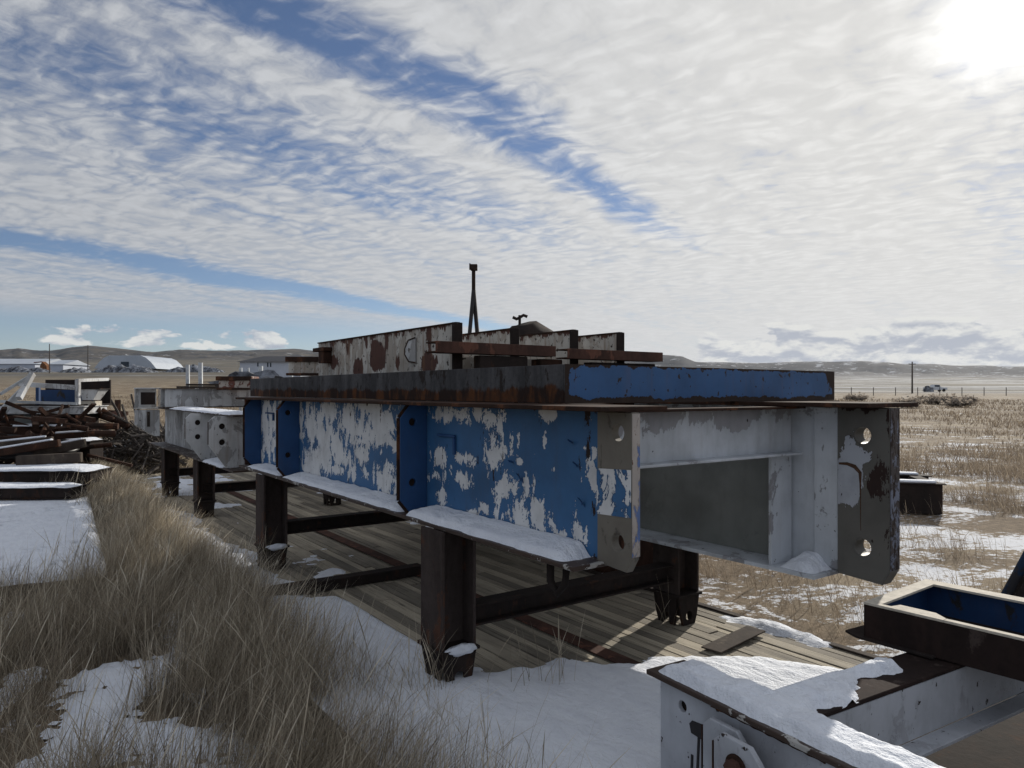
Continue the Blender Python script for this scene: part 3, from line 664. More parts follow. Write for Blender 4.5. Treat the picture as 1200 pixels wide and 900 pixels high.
footsnow(-.10, 4.44, 'clump of snow on the foot plate of the second left post')

# ================================================================ FOREGROUND WHITE FRAME
ft = Z(-1.13)
fg = thing('white_frame', 'white steel frame with snow and a bolted clevis in the near right corner', 'steel frame', F2, (1.0, .5, Z(-1.60)))
cw = MB().plate([(0.02, Z(-1.59)), (0.02, ft - .022), (2.6, ft - .022), (2.6, Z(-1.59))], [(.145, Z(-1.235), .022)], .02, 'xz', .06)
build('main_web', cw, 'white_front', fg)
g = MB().grid(lambda s, t: (-.0 + s * 2.6, 0.0 + t * .21, ft), 120, 10)
build('main_flange', MB().box(-.01, 2.6, 0, .21, ft - .02, ft), 'flange', fg, bevel=.003)
build('bottom_flange', MB().box(.0, 2.6, -.0, .21, Z(-1.62), Z(-1.60)), 'flange', fg, bevel=.003)
build('cross_web', MB().box(.60, .615, .212, 2.6, Z(-1.36), ft - .022), 'white_front', fg)
build('cross_flange', MB().box(.42, .618, .212, 2.6, ft - .020, ft - .002), 'black_box', fg, bevel=.003)
build('cross_bottom_flange', MB().box(.616, .70, .212, 2.6, Z(-1.376), Z(-1.361)), 'white_front', fg, bevel=.002)
build('second_cross_web', MB().box(2.0, 2.02, .212, 2.6, Z(-1.59), ft - .022), 'white_front', fg)
single('flat_sheet', 'black sheet added over the planks inside the white frame in place of shade', 'steel sheet', MB().box(.05, 2.5, .24, 3.2, DECK + .046, DECK + .056), 'black', fr=F2, base=(1.6, 1.2, DECK))  # added dark sheet, stands in for the shadow on the planks
for (xa, xb, yy, zz) in ((.30, .78, .049, Z(-1.172)),):
    wbd = MB(); wbd.tube([(xa + k * (xb - xa) / 24, yy - .002, zz + .002 * math.sin(k * 2.3)) for k in range(25)], .007, 6); build('weld_bead', wbd, 'rust', fg)
build('hole_dark_plate', MB().box(.11, .18, .075, .085, Z(-1.27), Z(-1.20)), 'black', fg)  # added black plate, gives the see-through hole a dark inside
# slot, lugs, bolt
def lugp(x0, off, t, zt, nm):
    o = MB().plate([(x0, Z(-1.60)), (x0, zt - .035), (x0 + .035, zt), (x0 + .16, zt + .0), (x0 + .22, zt - .06), (x0 + .22, Z(-1.60))], [], t, 'xz', off, .004)
    lp = build(nm, o, 'white_front', fg)
    e = MB(); yy = off - t / 2
    e.obox((x0 - .002, yy + t / 2, Z(-1.6)), (x0 - .002, yy + t / 2, zt - .04), t + .004, .004, (1, 0, 0)); build('plate_edge', e, 'rust', lp)
    return lp
lugp(.315, -.005, .022, Z(-1.185), 'clevis_plate')
l2 = lugp(.42, -.060, .022, Z(-1.185), 'clevis_plate')
g = MB(); c = (.525, Z(-1.272)); g.add([(c[0] + .03 * math.cos(k * math.pi / 3), y, c[1] + .03 * math.sin(k * math.pi / 3)) for y in (-.072, -.10) for k in range(6)], [tuple(range(6)), tuple(range(11, 5, -1))] + [(k, (k + 1) % 6, 6 + (k + 1) % 6, 6 + k) for k in range(6)])
bo = build('bolt', g, 'rust_light', l2, fr=F2, bevel=.003)
g = MB().tube([(c[0], -.0725, c[1]), (c[0], -.078, c[1])], .044, 20); build('washer', g, 'rust', bo, fr=F2)
g = MB().plate([(.185, Z(-1.285)), (.20, Z(-1.268)), (.30, Z(-1.258)), (.313, Z(-1.27)), (.305, Z(-1.325)), (.195, Z(-1.318))], [], .003, 'xz', .048, .0005); build('dark_slot', g, 'hose', fg, fr=F2)
for (a, b) in (((.235, Z(-1.32)), (.225, Z(-1.50))), ((.20, Z(-1.40)), (.195, Z(-1.52)))):
    build('rust_crack', MB().obox((a[0], .0475, a[1]), (b[0], .0475, b[1]), .010, .004, (0, 1, 0)), 'hose', fg, fr=F2)
for o in fg.children:   # parts above were given in F2 coordinates
    pass

def f2snow(label, x0, x1, y0, y1, seed, hf):
    snowfield('frame_snow', label, F2, ((x0 + x1) / 2, (y0 + y1) / 2, ft), x0, x1, y0, y1, .008, hf, lambda x, y: np.full(len(x), ft + .002))
def h1(x, y):
    f = fbm(x, y, 7, 4, 11.); f2 = fbm(x, y, 22, 3, 4.)
    e = np.clip((y - .012 - .02 * (f + .3)) / .03, 0, 1) * np.clip((.205 - y + .012 * f) / .025, 0, 1) * np.clip((x - .015) / .05 + f * .6, 0, 1)
    return -.008 + (.038 + .02 * f + .006 * f2) * e + .008 * e
f2snow('snow along the main flange of the white frame in the corner', 0.0, 2.3, 0.0, .215, 1, h1)
def h2(x, y):
    f = fbm(x, y, 6, 4, 21.)
    e = np.clip((x - .425 - .01 * f) / .03, 0, 1) * np.clip((.612 - x - .09 * np.clip((y - .42) * 4, 0, 1) + .09 * f) / .04, 0, 1) * np.clip((.86 + .25 * f - y) / .08, 0, 1)
    return -.008 + (.035 + .02 * f) * e + .006 * e
f2snow('snow on the cross flange of the white frame, beside the black box frame', .415, .62, .19, 1.0, 2, h2)

# ================================================================ BLACK BOX FRAME
bz0, bz1 = Z(-1.126), Z(-0.956)
bf = thing('box_frame', 'black steel box frame, blue inside, lying on the white frame at the right edge', 'steel frame', F3, (.8, .3, bz0))
W3, L3 = .634, 2.4
build('near_side', MB().box(0, L3, 0, .012, bz0, bz1 - .012), 'black_box', bf, fr=F3, bevel=.002)
build('far_side', MB().box(0, L3, W3 - .012, W3, bz0, bz1 - .012), 'dblue', bf, fr=F3)
build('end_side', MB().box(0, .012, .013, W3 - .013, bz0, bz1 - .012), 'dblue', bf, fr=F3)
build('end_skin', MB().box(-.004, -.001, 0, W3, bz0, bz1 - .012), 'black_box', bf, fr=F3)
build('inner_face', MB().box(.013, L3, .0125, .016, bz0, bz1 - .013), 'dblue', bf, fr=F3)
tp = MB().plate([(-.004, -.004), (.33, -.004), (.33, .028), (.27, .078), (.12, .080), (.105, .026), (.065, .026), (.065, .565), (L3, .565), (L3, W3 + .01), (-.004, W3 + .01)], [], .011, 'xy', bz1 - .006, .001)
build('top_flange', tp, 'dusty', bf, fr=F3)
build('top_flange', MB().plate([(.331, -.004), (L3, -.004), (L3, .028), (.331, .028)], [], .011, 'xy', bz1 - .006, .001), 'dusty', bf, fr=F3)
build('tab_plate', MB().plate([(-.10, .02), (-.03, -.02), (.30, -.03), (.30, -.005), (-.005, -.0), (-.005, .2), (-.08, .18)], [], .012, 'xy', bz0 + .006), 'black', bf, fr=F3)
build('floor', MB().box(.02, L3, .02, W3 - .02, bz0 + .002, bz0 + .012), 'black', bf, fr=F3)
# tilted blue piece at the right edge
Yt = 4.6
def T_(px, py, dy=0.0, sc=1.0): p = P(px, py, Yt); p.y += dy; return p
tb = thing('steel_chute', 'tilted dark blue steel piece leaning in the grass at the right edge', 'steel chute', Matrix(), (T_(1172, 700).x + .2, Yt, 0))
c_ = [T_(1170, 700), T_(1320, 740), T_(1345, 560), T_(1246, 560)]
m = MB(); m.add([tuple(v) for v in c_] + [tuple(v + Vector((0.42, .45, .02))) for v in c_], [(0, 1, 2, 3), (7, 6, 5, 4), (0, 4, 5, 1), (1, 5, 6, 2), (2, 6, 7, 3), (3, 7, 4, 0)])
build('panel', m, peel('worn_dark_blue', (.012, .03, .065), (.03, .03, .035), -.05, 7, .5, .05, gain=1.5), tb, fr=Matrix(), bevel=.01)
build('rib', MB().obox(T_(1186, 702, -.03), T_(1262, 560, -.03), .03, .04), 'black', tb, fr=Matrix())
build('lower_lip', MB().obox(T_(1168, 702, -.02), T_(1320, 742, -.02), .05, .04), 'black', tb, fr=Matrix())

# snow-topped frame in the right grass
Fm = FX(5.55, 10.9, -14)
sf = thing('low_frame', 'low dark steel frame with snow on top lying in the grass at right', 'steel frame', Fm, (0, 0, 0))
for nm, bx in (('front_rail', (-1.6, .68, -.5, -.38)), ('rear_rail', (-1.6, .80, .55, .70)), ('end_rail', (.50, .62, -.37, .54))):
    r_ = build(nm, MB().box(*bx, .0, .42), 'black', sf, fr=Fm, bevel=.006)
    build('flange', MB().box(bx[0], bx[1] + .04, bx[2] - .03, bx[3] + .03, .421, .435), 'black', r_, fr=Fm)
for k, bx in enumerate(((-1.55, .60, -.52, -.36), (-1.55, .66, .54, .71))):
    single('frame_snow', ['snow on the front rail of the low dark frame', 'snow on the rear rail of the low dark frame'][k], 'snow', MB().box(*bx, .437, .475), 'snow', fr=Fm, base=(0, bx[2], .437), kind='stuff', bevel=.015)

# ================================================================ LEFT PLATFORM AND STACK
FP = frame(-3.57, 6.39, 31.8)
mat_ = thing('timber_mat', 'low timber platform fully covered with snow at the left edge', 'platform', FP, (-2, -1.5, 0))
build('planks', MB().box(-5.35, .0, -4.2, 0, .0, .14), 'timber', mat_, fr=FP, bevel=.006)
snowfield('platform_snow', 'smooth snow sheet covering the low platform at left', FP, (-2, -1.5, .14), -5.35, .02, -4.2, .01, .022,
          lambda x, y: -.008 + .045 * np.clip((.01 - y) / .04, 0, 1) * np.clip((.02 - x) / .06, 0, 1) + .012 * fbm(x, y, 2.5, 4, 5.) + np.where(np.abs(fbm(x * 3, y, 1.2, 4, 9.)) < .010, -.07, 0) * (fbm(x, y, 1., 2, 3.) > -.1), lambda x, y: np.full(len(x), .142))

def xbeam(name, label, cat, px1, py0, py1, Y, mat, length=7.0, depth=.4, group=None, snow=0.0, flange=True):
    a = P(px1, py1, Y); z1 = P(px1, py0, Y).z; z0 = a.z
    fr = FX(a.x, Y, 2.5); t = thing(name, label, cat, fr, (-length / 2, depth / 2, z0), group)
    build('web', MB().box(-length, -.0, .03, depth, z0 + .012, z1 - .012), mat, t, fr=fr, bevel=.006)
    if flange:
        build('flange', MB().box(-length, .03, 0, depth + .02, z1 - .0115, z1), mat, t, fr=fr); build('flange', MB().box(-length, .03, 0, depth + .02, z0, z0 + .0115), mat, t, fr=fr)
    if snow:
        snowfield('stack_snow', 'snow lying on the ' + label, fr, (-length / 2, 0, z1), -length, .0, 0, depth, .05,
                  lambda x, y: -.01 + snow * np.clip((y + .02) / .05, 0, 1) * np.clip((-x) / .2 + .8 * fbm(x, y, 1.5, 3, py0 * 1.), 0, 1) + .02 * fbm(x, y, 2.3, 3, py0 * .3), lambda x, y: np.full(len(x), z1 + .002))
    return t
GL = 'long beams and mats stacked at left'
xbeam('steel_beam', 'lowest dark beam of the left stack, right behind the snowy platform', 'steel beam', 82, 572, 585, 10.4, 'black', depth=.45, snow=.04, group=GL)
xbeam('timber_mat', 'wide dark mat with thick snow on top, low in the left stack', 'timber mat', 104, 553, 567, 11.0, 'black', depth=.7, snow=.06, group=GL)
xbeam('steel_beam', 'dark beam behind the black hoses in the left stack', 'steel beam', 104, 517, 541, 12.8, 'black', depth=.5, snow=.05, group=GL)
xbeam('steel_beam', 'reddish brown beam across the middle of the left stack', 'steel beam', 92, 500, 513, 13.4, 'rust', depth=.35, snow=.04, group=GL)
xbeam('steel_box', 'short brown end block right of the reddish brown beam', 'steel box', 106, 501, 516, 13.5, 'rust_light', length=.28, depth=.3)
xbeam('steel_beam', 'dark beam under the pale slab in the left stack', 'steel beam', 100, 486, 500, 13.9, 'black', depth=.5, snow=.03, group=GL)
xbeam('flat_sheet', 'blue grey sheet hanging under the pale slab in the left stack', 'steel sheet', 44, 486, 498, 13.8, 'grey', length=.45, depth=.05, flange=False)
xbeam('steel_slab', 'pale grey slab near the top of the left stack', 'steel slab', 97, 476, 485, 13.7, 'white_bg', length=3, depth=.9)
# hoses
for k in range(3):
    z = Z(-1.13) + .085 * k; Yh = 11.9; xr = P(66 - k * 3, 530, Yh).x; pts_ = []
    for s in np.linspace(0, 1, 26):
        th = s * math.pi
        pts_.append((xr - 4.5 * (1 - math.sin(th)) ** 1.6, Yh + .55 - .55 * math.cos(th) - .0, z + (.20 if s > .5 else .0) * (s - .5) * 2 + .02 * math.sin(k * 3 + s * 9)))
    single('hose', ['lowest bent black hose', 'middle bent black hose', 'topmost bent black hose'][k] + ' curving in the left stack', 'hose', MB().tube(pts_, .040, 10), 'hose', fr=Matrix(), base=(xr, Yh, z), smooth=True, group='bent hoses in the left stack')
for k, (q0, q1, Yb, w, sn) in enumerate((((-60, 528), (62, 515), 11.75, .10, 1), (( -60, 540), (70, 519), 11.6, .12, 1), ((40, 531), (101, 519), 12.0, .14, 1), ((-60, 519), (48, 511), 12.1, .08, 0), ((20, 540), (96, 536), 11.5, .16, 0), ((60, 512), (104, 509), 12.5, .10, 1))):
    p0 = P(*q0, Yb); p1 = P(*q1, Yb + .3)
    t = thing('scrap_bar', ['pale topped rusty bar rising to the right among the hoses', 'lowest long rusty bar with a snow strip in the left stack', 'short snowy block end right of the hoses', 'thin dark bar above the hoses', 'thick dark bar under the hoses by the right end', 'small snowy bar at the right end above the hoses'][k], 'steel bar', Matrix(), tuple(p1), 'rusty bars heaped in the left stack')
    build('bar', MB().obox(p0, p1, w, w), 'rust' if k % 2 else 'timber', t, fr=Matrix(), bevel=.01)
    if sn:
        single('bar_snow', 'snow strip on the ' + t['label'], 'snow', MB().obox(p0.lerp(p1, .1) + Vector((0, 0, w / 2 + .015)), p0.lerp(p1, .93) + Vector((0, 0, w / 2 + .015)), w * .85, .035), 'snow', fr=Matrix(), base=tuple(p0), kind='stuff', bevel=.014)
sc_ = MB(); rs_ = random.Random(11)
for k in range(75):
    p = P(rs_.uniform(-10, 104), rs_.uniform(484, 545), rs_.uniform(12.3, 13.6)); d = Vector((rs_.uniform(-1, 1), rs_.uniform(-.4, .4), rs_.gauss(0, .22))).normalized() * rs_.uniform(.2, .9)
    p.z = max(p.z, .3)
    if p.x + abs(d.x) > -6.2: continue
    (sc_.obox if k % 3 else (lambda a, b, w, h: sc_.tube([a, b], w * .6, 7)))(p, p + d, rs_.uniform(.03, .10), rs_.uniform(.02, .09))
single('loose_scrap', 'jumble of small rusty scrap filling the gaps of the left stack', 'scrap', sc_, 'rust', fr=Matrix(), base=(P(50, 520, 12.8).x, 12.8, .3), kind='stuff')
# top box with rails
bx = thing('steel_cage', 'black steel box frame with blue inside and white rails on top of the left stack', 'steel frame', FX(P(91, 475, 13.9).x, 13.9, 2), (-.7, .5, Z(-.29)))
fb = FX(P(91, 475, 13.9).x, 13.9, 2)
build('rear_wall', MB().box(-1.32, 0, 1.2, 1.24, Z(-.29), Z(.23)), 'black', bx, fr=fb)
build('blue_wall', MB().box(-1.2, -.05, .8, .83, Z(-.27), Z(.02)), 'dblue', bx, fr=fb)
build('base', MB().box(-1.5, .02, .0, 1.24, Z(-.30), Z(-.26)), 'black', bx, fr=fb)
build('white_rail', MB().obox((-1.1, 0, Z(.13)), (.02, 0, Z(.06)), .06, .09), 'white_bg', bx, fr=fb)
build('white_post', MB().box(-.03, .04, -.04, .04, Z(-.26), Z(.22)), 'white_bg', bx, fr=fb)
build('inner_post', MB().box(-.85, -.79, .1, .16, Z(-.26), Z(.1)), 'dblue', bx, fr=fb)
build('low_rail', MB().obox((-1.45, -.05, Z(-.20)), (.02, -.05, Z(-.245)), .05, .05), 'galv', bx, fr=fb)
build('side_rail', MB().obox((.0, 0, Z(.2)), (-.05, 1.2, Z(.24)), .06, .06), 'white_bg', bx, fr=fb)
for k, (q0, q1, w) in enumerate((((38, 438), (22, 467), .09), ((36, 440), (0, 462), .05), ((30, 452), (-4, 486), .07), ((24, 462), (-8, 500), .05))):
    p0 = P(*q0, 13.4 + k * .1); p1 = P(*q1, 13.0 + k * .1)
    single('strut', ['broad white strut leaning at the top of the left stack', 'thin upper white strut leaning left over the stack', 'lower grey strut leaning left over the stack', 'lowest thin grey strut at the left edge of the stack'][k], 'strut', MB().obox(p0, p1, w, w), ['white_bg', 'galv', 'galv', 'galv'][k], fr=Matrix(), base=tuple(p1), bevel=.004, group='leaning struts')
hp = FX(P(93, 470, 14.2).x, 14.2, 0); ht = thing('hopper', 'small white open hopper at the right end of the left stack', 'hopper', hp, (.2, .1, Z(-.5)))
build('tray', MB().add([(0, 0, Z(.03)), (.38, 0, Z(.03)), (.27, 0, Z(-.18)), (.06, 0, Z(-.18)), (0, .35, Z(.03)), (.38, .35, Z(.03)), (.27, .25, Z(-.18)), (.06, .25, Z(-.18))], [(0, 1, 2, 3), (4, 7, 6, 5), (0, 3, 7, 4), (1, 5, 6, 2), (3, 2, 6, 7)]), 'white_bg', ht, fr=hp)
build('rim', MB().box(-.02, .41, -.02, .37, Z(.03), Z(.05)), 'black', ht, fr=hp)
build('stand', MB().box(.0, .3, .02, .25, Z(-.38), Z(-.2)), 'dusty', ht, fr=hp)
# scrap pieces falling off the stack to the right
for k, (q0, q1, r) in enumerate((((100, 470), (150, 500), .07), ((112, 466), (116, 484), .05), ((104, 482), (132, 492), .06))):
    single('scrap_pipe', ['long rusty pipe sloping off the right end of the left stack', 'short rusty pipe standing at the hopper', 'rusty pipe under the sloping one at the stack end'][k], 'pipe', MB().tube([P(*q0, 14.6), P(*q1, 14.2)], r, 10), 'rust', fr=Matrix(), base=tuple(P(*q1, 14.2)), smooth=True, group='scrap pipes at the stack end')
# well head
wh = thing('valve_post', 'rusty valve post standing in the field between the stack and the white beam', 'valve', Matrix(), (P(138, 500, 24).x, 24, 0))
x_ = P(138, 500, 24).x
build('stem', MB().tube([(x_, 24, 0), (x_, 24, Z(-.3))], .09, 12), 'rust', wh, fr=Matrix(), smooth=True)
build('flange', MB().tube([(x_, 24, .55), (x_, 24, .68)], .25, 14), 'rust', wh, fr=Matrix())
build('valve_body', MB().blob((x_, 24, .9), (.25, .2, .2), .1), 'rust_light', wh, fr=Matrix(), smooth=True)
build('hand_wheel', MB().tube([(x_ - .3, 24, 1.05), (x_ + .32, 24, 1.0)], .07, 10), 'rust', wh, fr=Matrix())
# brush / scrap pile under the white beam's far end
bp = MB(); rr_ = random.Random(5)
for k in range(420):
    px = rr_.uniform(118, 205); py = rr_.uniform(505 + max(0, (150 - px)) * .4, 556); p = P(px, py, rr_.uniform(14.2, 16.2))
    if p.z < .02: p.z = .05
    L = rr_.uniform(.3, .9); d = Vector((rr_.uniform(-1, 1), rr_.uniform(-.6, .6), rr_.uniform(-.5, .6))).normalized() * L
    q = p + d * .5 + Vector((0, 0, rr_.uniform(-.05, .08))); e = p + d
    q.z = max(q.z, .02); e.z = max(e.z, .01); bp.tube([p, q, e], rr_.uniform(.008, .028), 5)
single('branch_heap', 'tangled heap of dead branches and scrap under the far end of the white beam', 'branch heap', bp, 'bark', fr=Matrix(), base=(P(160, 540, 15).x, 15, 0), kind='stuff')
pp0, pp1 = P(113, 545, 15.2), P(182, 509, 15.6)
cp = thing('corrugated_pipe', 'ringed grey pipe with snow on it lying on the branch heap', 'pipe', Matrix(), tuple(pp0))
build('barrel', MB().tube([pp0, pp1], .17, 14), 'bark', cp, fr=Matrix(), smooth=True)
for k in range(4):
    c0 = pp0.lerp(pp1, .52 + k * .09); c1 = pp0.lerp(pp1, .54 + k * .09); build('ring', MB().tube([c0, c1], .21, 14), 'galv', cp, fr=Matrix())
single('pipe_snow', 'patch of snow on the low end of the ringed pipe', 'snow', MB().tube([pp0.lerp(pp1, .05) + Vector((0, -.05, .05)), pp0.lerp(pp1, .45) + Vector((0, -.05, .05))], .155, 12), 'snow', fr=Matrix(), base=tuple(pp0), kind='stuff', smooth=True)

# ================================================================ TERRAIN
def lerpf(x, xs, ys): return np.interp(x, xs, ys)
LT = [(0, 411), (20, 409), (45, 411), (62, 411), (85, 407.5), (103, 406), (118, 408), (150, 410.5), (180, 413), (200, 411), (216, 410), (235, 411.5), (290, 412), (320, 411.5), (345, 410.5), (365, 412), (450, 416), (600, 420), (700, 421),
      (752, 419), (775, 416.5), (800, 418), (815, 424), (870, 425), (960, 424), (1010, 423.5), (1060, 426), (1092, 426), (1125, 429), (1200, 430), (1500, 431)]
def terrain_z(x, y):
    r = np.hypot(x, y); Yd = np.maximum(y, 1e-3)
    az = np.degrees(np.arctan2(x, y)); px = 600 + F * np.tan(np.radians(np.clip(az, -60, 60)))
    w = sst(az, -6, 9)
    D = r * np.cos(np.radians(np.clip(az, -50, 50)))
    tY = [0, 25, 45, 80, 140, 220, 300, 600, 1500, 2600]
    ly = [0, 0, .12, .6, 3.3, 1.75 + (458 - 437) / F * 220, 1.75 + (458 - 434.5) / F * 300, 1.75 + 27 / F * 600, 1.75 + 33 / F * 1500, 1.75 + 37 / F * 2600]
    ry = [0, 0, .1, .5, 1.25, 1.9, 2.6, 1.75 + 7 / F * 600, 1.75 + 12 / F * 1500, 1.75 + 17.5 / F * 2600]
    z = lerpf(D, tY, ly) * (1 - w) + lerpf(D, tY, ry) * w
    top = lerpf(px, [a for a, b in LT], [b for a, b in LT])
    Dm = 4200.0; topz = 1.75 + (458 - top) / F * Dm
    basez = lerpf(D, [0, 2600], [0, 0]) + (1.75 + 37 / F * 2600) * (1 - w) + (1.75 + 17.5 / F * 2600) * w
    # left: rounded hills; right: mesa with a rim
    tL = sst(D, 2600, 4200); tR = .35 * sst(D, 2600, 3800) + .65 * sst(D, 3800, 4150)
    t = tL * (1 - w) + tR * w
    z = np.where(D > 2600, basez + (topz - basez) * t, z)
    return z, D, w, t
nearA = np.arange(-62, 62.01, .22); backA = np.arange(66, 295, 4.0)
AZ = np.concatenate([nearA, backA]); AZ = AZ[AZ < 298]
RR = np.concatenate([[.25], .6 * (10500 / .6) ** (np.linspace(0, 1, 300))])
A, Rr = np.meshgrid(np.radians(AZ), RR, indexing='ij'); gx = (Rr * np.sin(A)).ravel(); gy = (Rr * np.cos(A)).ravel()
gz, gD, gw, gt = terrain_z(gx, gy)
rN = np.hypot(gx, gy)
def vn(x, y, s, seed): return np.array([mnoise.fractal((a * s + seed, b * s, seed), 1.0, 2.1, 4) for a, b in zip(x, y)])
nn = vn(gx, gy, .8, 2.)
gz += np.where(rN < 60, .035 * nn, 0) * sst(rN, 0.5, 3)
far = rN > 300
fx = gx[far]; fy = gy[far]
f1 = vn(fx, fy, 1 / 420., 5.); ridg = np.abs(vn(fx, fy, 1 / 150., 8.))
gz[far] += f1 * np.interp(rN[far], [300, 2000, 4000, 9000], [1, 7, 8, 20]) - ridg * 38 * np.sin(np.pi * gt[far]) ** 1
na, nr = len(AZ), len(RR)
tm = MB(); tm.v = list(zip(gx, gy, gz))
for i in range(na):
    i2 = (i + 1) % na
    for j in range(nr - 1):
        tm.f.append((i * nr + j, i * nr + j + 1, i2 * nr + j + 1, i2 * nr + j))
tm.f.append(tuple(i * nr for i in range(na)))
SNOWCH = []   # foreground snow chains (world points, radius)
def chain(pts, r): SNOWCH.append(([G(a, b, .0) for a, b in pts], r))
chain([(212, 722), (222, 748), (205, 780), (165, 800), (110, 830)], .12)
chain([(205, 775), (150, 812), (95, 850), (70, 900)], .15)
chain([(120, 870), (180, 885), (235, 880)], .22)
chain([(-30, 750), (18, 728)], .10)
chain([(300, 885), (420, 875)], .11)
chain([(240, 820), (262, 812)], .09)
chain([(330, 905), (250, 930)], .18)
chain([(10, 690), (60, 692), (100, 680)], .18)
chain([(40, 790), (-30, 840)], .08)
chain([(450, 930), (520, 960)], .15)
def chd(x, y):
    d = np.full(len(x), 9.)
    for pts, r in SNOWCH:
        for a, b in zip(pts, pts[1:]):
            vx, vy = b.x - a.x, b.y - a.y; L = vx * vx + vy * vy + 1e-9
            t = np.clip(((x - a.x) * vx + (y - a.y) * vy) / L, 0, 1)
            d = np.minimum(d, np.hypot(x - a.x - t * vx, y - a.y - t * vy) / r - 1)
    return d          # <0 inside
def gndmat():
    m, g, out = newmat('prairie_ground')
    pos = g.n('ShaderNodeNewGeometry').outputs['Position']
    nrm = g.n('ShaderNodeNewGeometry').outputs['Normal']
    s = g.n('ShaderNodeSeparateXYZ', {'Vector': pos}); X_, Y_, Z_ = s.outputs
    r = g.m('SQRT', g.m('ADD', g.m('MULTIPLY', X_, X_), g.m('MULTIPLY', Y_, Y_)))
    fl = g.n('ShaderNodeCombineXYZ', {'X': X_, 'Y': Y_}).outputs[0]
    straw = g.mix(g.ramp(g.noise(fl, 9, 6, .7), .3, .7), (0.235, 0.18, 0.125), (0.11, 0.085, 0.06))
    straw = g.mix(g.ramp(g.noise(g.mapping(fl, (1, .5, 1)), 38, 5, .75), .5, .7, 0, .7), straw, (0.055, 0.042, 0.03))
    straw = g.mix(g.ramp(g.noise(fl, .35, 5, .6), .4, .65), straw, (0.27, 0.22, 0.155))
    # snow on the open field, more to the right, in wind streaks
    sn = g.m('ADD', g.noise(g.mapping(fl, (.8, 1.1, 1)), .8, 7, .72, .5), g.m('MULTIPLY', g.m('SUBTRACT', g.noise(fl, 12, 5, .7), .5), .5))
    right = g.ramp(X_, -2.0, 3.0, 0.0, 1.0)
    near = g.ramp(r, 14, 45, 1, .25)
    thr = g.m('SUBTRACT', .64, g.m('MULTIPLY', g.m('MULTIPLY', right, near), .14))
    smask = g.ramp(g.m('SUBTRACT', sn, thr), 0, .05)
    near_c = g.mix(g.m('MULTIPLY', smask, .9), straw, (0.72, 0.74, 0.78))
    # middle distance
    mid = g.mix(g.ramp(g.noise(g.mapping(fl, (.25, 1, 1)), .02, 6, .6), .38, .62), (0.17, 0.15, 0.115), (0.10, 0.095, 0.088))
    ms = g.noise(g.mapping(fl, (.16, 1, 1)), .035, 7, .7)
    ms_r = g.m('ADD', ms, g.m('MULTIPLY', right, .13))
    mid = g.mix(g.ramp(ms_r, .60, .70, 0, .75), mid, (0.55, 0.57, 0.60))
    brush = g.noise(g.mapping(fl, (.4, 1.2, 1)), .22, 5, .7)
    mid = g.mix(g.ramp(brush, .52, .58, 0, .75), mid, (0.05, 0.048, 0.045))
    col = g.mix(g.ramp(r, 110, 240), near_c, mid)
    hill = g.mix(g.ramp(g.noise(g.mapping(pos, (1, 1, 5)), .006, 7, .65), .4, .6), (0.030, 0.032, 0.040), (0.085, 0.075, 0.064))
    hs = g.noise(g.mapping(pos, (1.2, 1.2, 6)), .011, 8, .75)
    nz = g.n('ShaderNodeSeparateXYZ', {'Vector': nrm}).outputs[2]
    hill = g.mix(g.m('MULTIPLY', right, .7), hill, (0.035, 0.040, 0.055))
    hs2 = g.m('ADD', g.m('ADD', hs, g.m('MULTIPLY', right, .035)), g.ramp(nz, .90, .985, -.06, .03))
    hill = g.mix(g.ramp(hs2, .61, .67, 0, .6), hill, (0.50, 0.53, 0.58))
    col = g.mix(g.ramp(r, 1700, 2900), col, hill)
    b = g.m('MULTIPLY', g.m('ADD', g.noise(fl, 30, 4, .7), g.noise(fl, 5, 4, .7)), g.ramp(r, 20, 120, 1, 0))
    finish(g, out, col, .95, b, .5, .03, spec=.1)
    return m
M['ground'] = gndmat()
ter = build('ground', tm, 'ground', None, fr=Matrix(), smooth=True, recalc=False); setp(ter, 'dry prairie ground rising to snow dusted hills and mesas', None, None, 'structure')

# foreground snow lying between the grass
def fgs(x, y):
    th = np.array([mnoise.noise((p * 1.1, q * 1.1, 8.)) + .5 * mnoise.noise((p * 3.3, q * 3.3, 2.)) for p, q in zip(x, y)])
    d = np.minimum(chd(x, y), 1.0 + (th + .02) * 3.2) * .8 + 1.5 * fbm(x, y, 4.0, 5, 3.3) + 1.0 * fbm(x, y, 14.0, 3, 1.3); return -.014 + .045 * sst(-d, -.25, .8) + .015 * fbm(x, y, 9, 3, 2.)
snowfield('ground_snow', 'broken snow patches between the grass clumps in the left foreground', Matrix(), (-1.5, 3.2, 0), -5.2, .4, 1.6, 6.6, .022, fgs, lambda x, y: np.full(len(x), .02))

